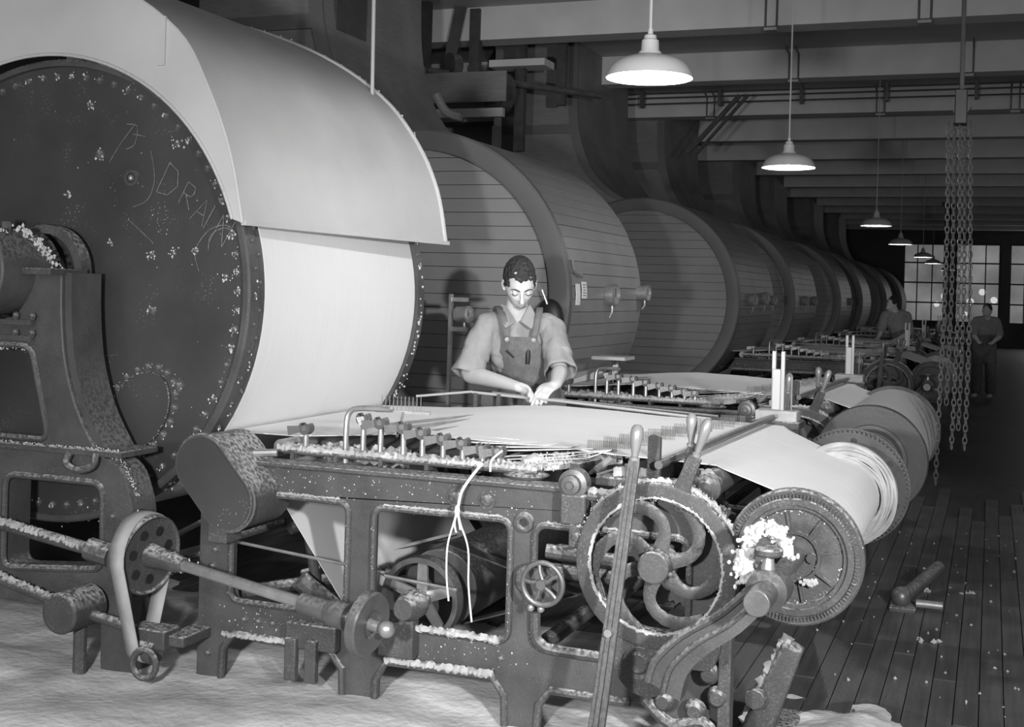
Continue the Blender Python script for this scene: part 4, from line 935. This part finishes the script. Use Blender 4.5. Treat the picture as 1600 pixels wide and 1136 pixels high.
MB().tube([(-2.48, 3.90, .865), (-2.40, 3.93, .87)], .014, 10).build('rod_end', STEEL, t)
MB().box(-2.60, -2.52, 3.80, 3.90, .55, .70).build('bracket', IRON, t, .004)
t = thing('cotton_waste', (-.62, 3.58, .66), 'tuft of white cotton waste stuffed around the beam bearing screw', 'cotton')
mb = MB()
for _ in range(520):
    a = random.uniform(math.radians(-20), math.radians(215)); r = .055+random.gauss(0, .010); mb.ball((-.575+r*math.cos(a), 3.56+random.gauss(0, .012), .775+r*math.sin(a)), random.uniform(.0035, .0095), 5)
for _ in range(260): mb.ball((-.635+random.gauss(0, .016), 3.56+random.gauss(0, .01), .71+random.gauss(0, .022)), random.uniform(.0035, .009), 5)
TUFT = (mb, t)
t = thing('hanging_string', (-1.63, 3.84, .4), 'white cotton string knotted and looped, hanging from the frame top rail', 'string')
def st(pts, r, nm='strand'): return MB().tube(smoothpts(pts, 5), r, 6).build(nm, YARN, t)
st([(-1.60, 3.93, .89), (-1.615, 3.86, .845), (-1.635, 3.84, .80), (-1.645, 3.838, .74)], .005)
st([(-1.555, 4.0, .93), (-1.58, 3.97, .90), (-1.585, 3.97, .86)], .004)
st([(-1.645, 3.838, .745), (-1.655, 3.83, .70), (-1.675, 3.83, .62), (-1.675, 3.83, .52), (-1.665, 3.83, .44)], .003)
st([(-1.645, 3.838, .745), (-1.63, 3.83, .70), (-1.60, 3.83, .62), (-1.595, 3.83, .50), (-1.58, 3.83, .38)], .003)
st([(-1.645, 3.835, .74), (-1.652, 3.832, .70), (-1.645, 3.83, .67)], .003); st([(-1.645, 3.835, .74), (-1.635, 3.832, .70), (-1.63, 3.83, .68)], .003)
MB().ball((-1.645, 3.835, .742), .012, 8, (.8, .8, 1.8)).build('knot', YARN, t)
t = thing('lease_rod', (-1.8, 5.6, .95), 'pair of long thin rods across the far edge of the sheet under the worker\'s hands', 'rod')
MB().tube([(-2.34, 5.60, .982), (-1.90, 5.60, .965), (-1.17, 5.60, .925)], .007, 8).build('rod', ENAM, t)
MB().tube([(-2.26, 5.66, .982), (-1.15, 5.66, .935)], .005, 8).build('rod', STEEL, t)
MB().tube([(-2.62, 5.56, .95), (-2.34, 5.60, .985)], .006, 8).build('rod', ENAM, t)
for x in (-2.32, -2.2): MB().box(x-.01, x+.01, 5.59, 5.615, .845, .98).build('support', IRON, t)
MB().box(-2.30, -2.24, 5.62, 5.64, .84, .97).build('bracket', IRON, t)
t = thing('hand_comb', (-2.05, 4.13, 1.0), 'small standing comb of fine needles above the near edge of the sheet', 'comb')
mb = MB()
for k in range(11): mb.bar((-2.12+.016*k, 4.20, 1.02), (-2.12+.016*k, 4.20, 1.075), .0022, .0022)
mb.build('needles', STEEL, t); MB().bar((-2.14, 4.19, 1.018), (-1.93, 4.22, 1.016), .012, .012).build('bar', STEEL, t)
MB().tube([(-2.03, 4.20, 1.015), (-2.03, 4.15, .93)], .006, 6).build('foot', STEEL, t)

# ================================================================ COPIES DOWN THE HALL
mkkids()
def put(src, dx, dy, label, zadd=0):
    c = copy_tree(src); c.location = src.location+V((dx, dy, zadd)); c['label'] = label; return c
ords = ['second', 'third', 'fourth', 'fifth', 'sixth']
for i, dy in enumerate((3.05, 9.2, 12.9, 18.3, 22.2)):
    o_ = ords[i]
    put(HS, 0, dy, '%s headstock in the row counting from the camera%s' % (o_, ', behind the worker\'s sheet' if i == 0 else ', in the shade'))
    put(WS, 0, dy, 'white warp sheet on the %s machine from the camera' % o_)
    put(SC, 0, dy, 'pale twin-upright counter at the far corner of the %s machine' % o_)
    if i: put(B1, 0, dy, 'warp beam at the end of the %s machine from the camera' % o_)
b2 = beam(-.56, .665, 6.62, 8.25, .282, .262, 'full warp beam of the second machine, wide dark flange and fat white roll', False)

# ================================================================ FLOOR LINT AND LITTER
def drift(x0, x1, y0, y1, step, thr, h, sc, name, label, fade):
    vs = []; fs = []; nx = int((x1-x0)/step); ny = int((y1-y0)/step)
    for i in range(nx+1):
        for j in range(ny+1):
            x = x0+i*step; y = y0+j*step; n_ = noise.fractal(V((x*sc, y*sc*1.0, 3.1)), 1.0, 2.0, 4)
            e = min(1, (x-x0)/fade, (x1-x)/fade, (y-y0)/fade, (y1-y)/fade); vs.append((x, y, .024+h*(n_-thr)-.03*(1-e)))
    for i in range(nx):
        for j in range(ny): a = i*(ny+1)+j; fs.append((a, a+ny+1, a+ny+2, a+1))
    o = MB().add(vs, fs).build(name, FLINT, None, ang=80); tag(o, label, 'lint', None, 'stuff'); return o
drift(-4.6, -.85, 2.2, 5.2, .035, -.55, .030, 1.6, 'floor_lint', 'thick pale layer of cotton lint over the floor below the nearest frame', .35)
drift(-.80, -.02, 3.1, 4.7, .025, -.25, .035, 3.4, 'floor_lint_patch', 'pale streaky lint dust on the boards beside the beam', .3)
lf = MB()
for _ in range(260): lf.blob((random.uniform(-.8, 1.3), random.uniform(3.0, 8.5), .018), random.uniform(.003, .010))
for _ in range(14):
    c = V((random.uniform(-.6, .9), random.uniform(3.3, 7.5), .02))
    for k in range(8): lf.blob(c+V((random.gauss(0, .03), random.gauss(0, .02), 0)), random.uniform(.005, .014))
tag(lf.build('lint_scraps', LINTG, None), 'scattered bits of lint on the dark floor boards at the right', 'lint', None, 'stuff')
t = thing('floor_bracket', (-.55, 4.6, 0), 'lint-covered iron foot bracket on the floor under the nearest beam', 'bracket')
MB().box(-.74, -.58, 4.0, 4.5, 0, .03).build('plate', IRON, t, .008); MB().bar((-.70, 4.2, .02), (-.58, 4.2, .34), .10, .08, (0, 1, 0), .07).build('strut', IRON, t, .012); fz = fuzz_tube(MB(), [(-.74, 4.2, .06), (-.60, 4.2, .36)], .022, .012, 8).build('lint_coat', LINTG, t); fz['kind'] = 'stuff'; MB().cyl((-.69, 4.14, .17), (-.69, 4.10, .17), .035, None, 8).build('nut', IRON, t, .004)
t = thing('floor_jack', (-.38, 6.3, 0), 'small iron crank fitting on the floor between the first and second beam', 'fitting')
MB().cyl((-.36, 6.3, .06), (-.22, 6.7, .14), .035, None, 14).build('barrel', DARKST, t); MB().ball((-.37, 6.27, .07), .05, 14).build('cap', DARKST, t); MB().box(-.42, -.30, 6.2, 6.4, 0, .03).build('base', IRON, t, .005)
MB().cyl((-.30, 6.25, .05), (-.18, 6.25, .05), .02, None, 12).build('crank', STEEL, t)

# ================================================================ PEOPLE
def bake(mb, voxel, smooth, mat_, name, parent, disp=0, dsc=8):
    me = mb.mesh('tmp', mat_); ob = bpy.data.objects.new('tmp', me); ts = bpy.data.scenes.new('tmp'); ts.collection.objects.link(ob)
    r = ob.modifiers.new('r', 'REMESH'); r.mode = 'VOXEL'; r.voxel_size = voxel
    if smooth: s = ob.modifiers.new('s', 'SMOOTH'); s.factor = .5; s.iterations = smooth
    ts.view_layers[0].update(); dg = ts.view_layers[0].depsgraph
    nm = bpy.data.meshes.new_from_object(ob.evaluated_get(dg)); bpy.data.objects.remove(ob); bpy.data.scenes.remove(ts)
    off = WO[parent]
    nrm = [v.normal.copy() for v in nm.vertices]; out = []
    for v, vn in zip(nm.vertices, nrm):
        p = v.co.copy()
        if disp:
            n_ = noise.fractal(p*dsc, 1, 2, 3); f = noise.noise(V((p.x*dsc*2.2+p.z*6, p.y*dsc, p.z*dsc*.9)))
            g_ = noise.noise(p*4.5)*5.0
            fold = abs(math.sin(p.z*26+p.x*14+g_))**.6-.5 if disp > .006 else 0
            p += vn*(disp*(n_*.5+f*.8)+fold*.006)
        out += list(p-off)
    nm.vertices.foreach_set('co', out); nm.update(); nm.name = name; nm.materials.clear(); nm.materials.append(mat_); nm.polygons.foreach_set('use_smooth', [True]*len(nm.polygons))
    return link(bpy.data.objects.new(name, nm), parent)
bake(TUFT[0], .0032, 1, LINT, 'tuft', TUFT[1], .003, 60)
def limb(mb, pts, rad, side, n=18, sub=4):
    """elliptical tube; rad = list of (a along side, b across)"""
    P = smoothpts(pts, sub); rr = smoothpts([(a, b, 0) for a, b in rad], sub); sd = V(side); m = len(P); vs = []
    for i, p in enumerate(P):
        a = (P[min(m-1, i+1)]-P[max(0, i-1)]).normalized(); s_ = (sd-a*sd.dot(a)).normalized(); q = a.cross(s_)
        for k in range(n): t_ = 2*PI*k/n; vs.append(p+s_*(rr[i].x*math.cos(t_))+q*(rr[i].y*math.sin(t_)))
    fs = [(i*n+k, i*n+(k+1) % n, (i+1)*n+(k+1) % n, (i+1)*n+k) for i in range(m-1) for k in range(n)]
    fs += [list(range(n))[::-1], list(range((m-1)*n, m*n))]
    mb.add(vs, fs)
    mb.ball(P[0], min(rad[0])*.98, 14); mb.ball(P[-1], min(rad[-1])*.98, 14); return mb
def person(name_label, J, fine=True, overalls=True, group=None, scale=1.0, detail=None):
    pel, che, nek = V(J['pelvis']), V(J['chest']), V(J['neck']); hc = V(J['head']); f = V(J['face']).normalized(); upv = V(J['crown']).normalized()
    rt = V(J['right'])  # towards the person's right (image left)
    t = thing('person', (pel.x, pel.y, 0), name_label, 'person')
    sl, sr = V(J['sh_l']), V(J['sh_r']); mb = MB(); vox = .007 if fine else .014
    limb(mb, [pel-V((0, 0, .06)), pel+V((0, 0, .05)), (pel+che)/2, che, (che*.4+nek*.6)], [(.145, .10), (.14, .10), (.135, .095), (.145, .10), (.10, .07)], rt)
    limb(mb, [sr, (sr+sl)/2+V((0, 0, .005)), sl], [(.046, .046), (.055, .06), (.046, .046)], (0, 0, 1))
    limb(mb, [nek-V((0, 0, .05)), nek+(hc-nek)*.55], [(.062, .062), (.055, .058)], rt)
    for s in 'rl':
        sh, el, wr = V(J['sh_'+s]), V(J['el_'+s]), V(J['wr_'+s]); hd = V(J['hand_'+s])
        limb(mb, [sh, (sh+el)/2, el, el+(wr-el)*.3, wr, wr+(hd-wr)*.25], [(.053, .053), (.048, .048), (.038, .038), (.043, .040), (.026, .030), (.024, .034)], (0, 0, 1))
        # palm and fingers
        d = (hd-wr).normalized(); sdw = V(J['pside_'+s]).normalized(); sdw = (sdw-d*sdw.dot(d)).normalized(); dn = V(J['pdown_'+s]).normalized(); dn = (dn-d*dn.dot(d)-sdw*dn.dot(sdw)).normalized()
        kn = wr+d*.088
        limb(mb, [wr+d*.005, wr+d*.045, kn], [(.030, .020), (.040, .018), (.041, .014)], sdw, 14, 3)
        if fine:
            for q, (o_, L) in enumerate(((-.032, .070), (-.011, .080), (.011, .075), (.031, .060))):
                b0 = kn+sdw*o_-d*.012; bend = .25+.12*q
                p1 = b0+d*(L*.55)+dn*(L*.18); p2 = p1+(d*.8+dn*.9).normalized()*(L*.38); p3 = p2+(d*.3+dn).normalized()*(L*.32)
                mb.tube(smoothpts([b0, p1, p2, p3], 3), [.0095]*4+[.0088]*3+[.0080]*2+[.0065], 9); mb.ball(p3, .0072, 8)
            tb = wr+d*.03-sdw*.030; mb.tube(smoothpts([tb, tb-sdw*.022+d*.028+dn*.01, tb-sdw*.018+d*.058+dn*.022, tb-sdw*.006+d*.078+dn*.03], 3), [.013]*3+[.011]*3+[.009]*3+[.007], 9)
    for s, sg in (('r', 1), ('l', -1)):
        hp_ = pel+rt*(.09*sg)-V((0, 0, .04)); kn_ = V((hp_.x+rt.x*.02*sg, hp_.y-.02, pel.z*.52)); an = V((hp_.x+rt.x*.03*sg, hp_.y+.02, .08))
        limb(mb, [hp_, (hp_+kn_)/2, kn_, (kn_*.6+an*.4), an], [(.088, .09), (.078, .08), (.058, .06), (.058, .062), (.04, .042)], rt)
        limb(mb, [an-V((0, .0, .03))-f*0, an+V((f.x, f.y, 0)).normalized()*.15-V((0, 0, .045))], [(.042, .035), (.038, .022)], rt)
    # head
    sdh = f.cross(upv).normalized(); HS_ = J.get('hs', 1.0)
    vs = []; fs = []; N1, M1 = 40, 32
    for i in range(M1+1):
        ph = PI*i/M1; zc = math.cos(ph)
        for k in range(N1):
            th_ = 2*PI*k/N1; x_, y_ = math.sin(ph)*math.cos(th_), math.sin(ph)*math.sin(th_)  # x side, y front
            wz = .067*(1-.30*max(0, -zc-.15)) ; dz = .094*(1-.10*max(0, -zc)) if y_ > 0 else .094*(1-.25*max(0, -zc-.2))
            X, Y_, Z_ = x_*wz, y_*dz, zc*.120
            if y_ > 0:
                fr = max(0, y_)
                ax_ = abs(X)
                Y_ += .006*math.exp(-((Z_-.022)/.010)**2)*fr*(1 if ax_ < .05 else .3)              # brow
                Y_ -= .012*math.exp(-((Z_-.002)/.014)**2-((ax_-.031)/.015)**2)                      # sockets
                Y_ += .006*math.exp(-((Z_+.030)/.02)**2-((ax_-.040)/.016)**2)                       # cheeks
                Y_ += .008*math.exp(-((Z_+.103)/.014)**2-(ax_/.022)**2)                             # chin
                Y_ -= .006*math.exp(-((Z_+.083)/.008)**2-(ax_/.025)**2)
                Y_ += .005*math.exp(-((Z_+.066)/.007)**2-(ax_/.022)**2)                             # lips
            vs.append(hc+(sdh*X+f*Y_+upv*Z_)*HS_)
    for i in range(M1):
        for k in range(N1): fs.append((i*N1+k, i*N1+(k+1) % N1, (i+1)*N1+(k+1) % N1, (i+1)*N1+k))
    mb.add(vs, fs)
    def hp(x, y, z): return hc+(sdh*x+f*y+upv*z)*HS_
    mb.tube([hp(0, .090, .014), hp(0, .103, -.010), hp(0, .114, -.032), hp(0, .098, -.042)], [.007, .009, .013, .008], 10)
    for sg in (1, -1):
        mb.ball(hp(.010*sg, .098, -.036), .008, 8)
        ear = [hp(sg*.068, .002, .012), hp(sg*.076, -.010, .016), hp(sg*.079, -.018, .0), hp(sg*.074, -.010, -.022), hp(sg*.067, .0, -.03)]; mb.tube(smoothpts(ear, 3), .007, 8); mb.ball(hp(sg*.070, -.006, -.004), .013, 8, (.5, 1, 1))
    body = bake(mb, .005 if fine else .012, 2 if fine else 3, SKIN, 'body', t)
    if fine:
        for sg in (1, -1):
            MB().tube(smoothpts([hp(sg*.052, .079, .016), hp(sg*.034, .093, .026), hp(sg*.012, .099, .018)], 4), [.002]*4+[.0032]*4+[.002], 6).build('eyebrow', HAIR, t)
            MB().ball(hp(sg*.031, .076, .000), .013, 12).build('eyelid', SKIN, t)
            MB().tube(smoothpts([hp(sg*.046, .082, -.004), hp(sg*.031, .090, -.009), hp(sg*.018, .085, -.004)], 4), .0018, 6).build('eyelash', HAIR, t)
        MB().tube(smoothpts([hp(-.024, .086, -.066), hp(0, .097, -.069), hp(.024, .086, -.066)], 4), .002, 6).build('mouth', BLACK, t)
    hb = MB()
    for i in range(900 if fine else 90):
        a = random.uniform(0, 2*PI); e = math.asin(random.uniform(-.15, 1)); d = V((math.cos(e)*math.cos(a), math.cos(e)*math.sin(a), math.sin(e)))
        lim = .46 if d.y > .1 else -.15
        if d.z < lim+(.0 if abs(d.x) < .8 else -.35): continue
        p = hp(d.x*.069, d.y*.092-.002, d.z*.120+.004); hb.ball(p, random.uniform(.006, .011), 6)
    hb.ball(hp(0, -.030, .026), .084*HS_, 20, (.90, 1.04, 1.17))
    bake(hb, .004 if fine else .01, 1, HAIR, 'hair', t, .0035, 60)
    # shirt: torso + short sleeves flaring at the hem
    cb = MB()
    limb(cb, [pel+V((0, 0, .02)), (pel+che)/2, che, (che*.45+nek*.55)], [(.160, .12), (.155, .116), (.170, .126), (.115, .085)], rt, 24)
    limb(cb, [sr, (sr+sl)/2+V((0, 0, .012)), sl], [(.063, .064), (.072, .082), (.063, .064)], (0, 0, 1))
    for s in 'rl':
        sh, el = V(J['sh_'+s]), V(J['el_'+s]); sE = sh+(el-sh)*J.get('sleeve', .9)*(.75 if fine else 1)
        limb(cb, [sh, (sh+sE)/2, sE], [(.062, .066), (.070, .070), (.076, .074)], (0, 0, 1))
    if fine:
        for s in 'rl':
            sh, el = V(J['sh_'+s]), V(J['el_'+s]); a0_ = sh+(el-sh)*.45; a1_ = sh+(el-sh)*1.0; d_ = (el-sh).normalized(); u_, v_, _w = basis(d_)
            vs = []; fs = []; NN = 36
            for i in range(9):
                f_ = i/8; c_ = a0_.lerp(a1_, f_)-V((0, 0, .012*f_)); r_ = .066+.025*f_
                for k in range(NN):
                    t_ = 2*PI*k/NN; q_ = r_*(1+.07*f_*math.sin(3*t_+1.3)+.05*f_*math.sin(7*t_+4*f_)); vs.append(c_+u_*(q_*math.cos(t_)*.92)+v_*(q_*math.sin(t_)))
            for i in range(8):
                for k in range(NN): fs.append((i*NN+k, i*NN+(k+1) % NN, (i+1)*NN+(k+1) % NN, (i+1)*NN+k))
            o = MB().add(vs, fs).build('sleeve', SHIRT, t, ang=80); md = o.modifiers.new('s', 'SOLIDIFY'); md.thickness = .005
    bake(cb, .007 if fine else .015, 3, SHIRT, 'shirt', t, .013 if fine else .004, 9)
    if fine:
        for sg in (1, -1):   # collar wings
            c0 = nek+rt*(.050*sg)+f*.0+V((0, 0, .035)); p0 = c0+V((f.x, f.y, 0))*(-.01)
            fl = V((f.x, f.y, 0)).normalized()
            pts = [nek+rt*(.075*sg)+V((0, 0, .030)), nek+rt*(.055*sg)+fl*.060+V((0, 0, .020)), nek+rt*(.012*sg)+fl*.112-V((0, 0, .055)), nek+rt*(.066*sg)+fl*.125-V((0, 0, .090)), nek+rt*(.098*sg)+fl*.085-V((0, 0, .030))]
            mc_ = MB().add(pts+[p+fl*.006+V((0, 0, .004)) for p in pts], [(0, 1, 2, 3, 4), (9, 8, 7, 6, 5)]+[(i, (i+1) % 5, (i+1) % 5+5, i+5) for i in range(5)]); mc_.build('collar', SHIRT, t)
    # overalls: trousers, waist and bib with straps
    ob = MB()
    limb(ob, [pel-V((0, 0, .10)), pel+V((0, 0, .04)), (pel*.35+che*.65)], [(.172, .128), (.166, .124), (.162, .124)], rt, 24)
    for s, sg in (('r', 1), ('l', -1)):
        hp_ = pel+rt*(.09*sg)-V((0, 0, .04)); kn_ = V((hp_.x+rt.x*.02*sg, hp_.y-.02, pel.z*.52)); an = V((hp_.x+rt.x*.03*sg, hp_.y+.02, .12))
        limb(ob, [hp_, (hp_+kn_)/2, kn_, an], [(.105, .105), (.098, .098), (.085, .085), (.080, .085)], rt)
    bake(ob, .009 if fine else .015, 3, DENIM if overalls else IRONC, 'overalls' if overalls else 'trousers', t, .005, 9)
    if fine and overalls:
        fl = V((f.x, f.y, 0)).normalized(); up2 = (nek-pel).normalized()
        def bp(u_, h, e=0):  # point on the chest front: u side (-1..1), h height above pelvis
            c = pel.lerp(che, min(1.25, h)); wd_ = .185; a = u_*1.05
            return c+rt*(math.sin(a)*.168)+fl*(math.cos(a)*(.144+e))
        rows = [(-.0, 1.25), (.25, 1.22), (.45, 1.15), (.62, 1.0), (.78, .84), (.95, .66), (1.10, .54), (1.17, .50)]
        def patch(rows, nm, e0, th_, m_, nu=10, uc=0):
            vs = []
            for h, wdt in rows:
                for k in range(nu+1): vs.append(bp(uc+(-1+2*k/nu)*wdt, h, e0))
            for h, wdt in rows:
                for k in range(nu+1): vs.append(bp(uc+(-1+2*k/nu)*wdt, h, e0+th_))
            R_ = len(rows); W_ = nu+1; o2 = R_*W_; fs = []
            for i in range(R_-1):
                for k in range(nu): q = (i*W_+k, i*W_+k+1, (i+1)*W_+k+1, (i+1)*W_+k); fs += [q[::-1], tuple(z+o2 for z in q)]
            for i in range(R_-1): fs += [(i*W_, (i+1)*W_, (i+1)*W_+o2, i*W_+o2), (i*W_+nu, i*W_+nu+o2, (i+1)*W_+nu+o2, (i+1)*W_+nu)]
            for k in range(nu): fs += [(k, k+o2, k+1+o2, k+1), ((R_-1)*W_+k, (R_-1)*W_+k+1, (R_-1)*W_+k+1+o2, (R_-1)*W_+k+o2)]
            return MB().add(vs, fs).build(nm, m_, t)
        patch(rows, 'bib', .004, .010, DENIM, 14)
        patch([(.62, .22), (.72, .22), (.84, .22)], 'bib_pocket', .015, .005, DENIM, 6, .30); patch([(.60, .20), (.7, .20), (.80, .20)], 'bib_pocket', .015, .005, DENIM, 6, -.28)
        for sg in (1, -1):
            a = bp(.40*sg, 1.14, .016); mid = V(J['sh_r' if sg > 0 else 'sh_l'])*.62+nek*.38+V((0, 0, .070))+fl*.03; bk = mid-fl*.09-V((0, 0, .05))
            P_ = smoothpts([a, (a+mid)/2+fl*.045+V((0, 0, .02)), mid, bk], 4); vs = []
            for p in P_: vs += [p-rt*.018, p+rt*.018]
            fs = [(2*i, 2*i+1, 2*i+3, 2*i+2) for i in range(len(P_)-1)]
            o = MB().add(vs, fs).build('strap', DENIM, t); md = o.modifiers.new('s', 'SOLIDIFY'); md.thickness = .006
            MB().lathe([(0, 0), (.012, 0), (.012, .004), (0, .005)], a+fl*.004-V((0, 0, .008)), fl, 12).build('button', DARKST, t)
        a = bp(-.02, .66, .028); MB().tube([a, a+V((0, 0, .035))+fl*.004, a+V((0, 0, .085))], [.010, .013, .012], 12).build('tool_handle', BLACK, t, label='dark screwdriver handle in the bib pocket')
        a = bp(.42, .83, .022); MB().tube([a-V((0, 0, .015))-rt*.02, a+V((0, 0, .02))+rt*.02], .006, 8).build('pencil', BLACK, t)
    return t
rtv = V((-.93, -.36, 0)).normalized()
J = dict(pelvis=(-2.27, 6.22, .93), chest=(-2.30, 6.10, 1.20), neck=(-2.30, 6.05, 1.375), head=(-2.245, 5.955, 1.512), face=(.42, -.76, -.50), crown=(.20, -.42, .87), hs=1.10, right=rtv,
         sh_r=(-2.455, 6.02, 1.30), sh_l=(-2.125, 6.13, 1.30), el_r=(-2.49, 5.90, 1.05), el_l=(-2.02, 5.97, 1.085), wr_r=(-2.13, 5.64, 1.02), wr_l=(-1.955, 5.72, 1.035),
         hand_r=(-2.02, 5.60, .995), hand_l=(-1.99, 5.60, 1.00), pside_r=(0, -1, .1), pside_l=(.95, .2, .0), pdown_r=(.1, -.1, -1), pdown_l=(0, -.1, -1), sleeve=.90)
J['pside_r'] = (.2, -.6, .5)
person('worker in work shirt and striped bib overalls bending over the white yarn sheet', J, True)
# far worker, stooping towards the left beside the machines
def far(cx, cyy, H, lean, face, lab):
    k = H/1.7
    J = dict(pelvis=(cx, cyy, .93*k), chest=(cx+lean*.5, cyy-.04, 1.20*k), neck=(cx+lean*.9, cyy-.06, 1.36*k), head=(cx+lean*1.25, cyy-.09, 1.47*k), face=face, crown=(lean*.6, -.1, 1), right=V((-.8, -.4, 0)).normalized(),
             sh_r=(cx+lean*.8-.15, cyy-.12, 1.31*k), sh_l=(cx+lean*.8+.15, cyy+.05, 1.31*k), el_r=(cx+lean*.9-.18, cyy-.2, 1.06*k), el_l=(cx+lean*.8+.2, cyy-.1, 1.05*k), wr_r=(cx+lean*1.6-.12, cyy-.35, .97*k), wr_l=(cx+lean*1.2+.1, cyy-.35, .96*k),
             hand_r=(cx+lean*1.9-.1, cyy-.42, .94*k), hand_l=(cx+lean*1.3+.05, cyy-.42, .93*k), pside_r=(1, 0, 0), pside_l=(1, 0, 0), pdown_r=(0, 0, -1), pdown_l=(0, 0, -1), sleeve=.85)
    return person(lab, J, False)
far(-1.22, 19.2, 1.66, -.12, (-.6, -.6, -.3), 'distant worker in a pale shirt stooping beside the fourth casing')
far(-.10, 21.0, 1.58, .02, (-.2, -.9, -.2), 'dark distant worker at the right, in front of the end windows')
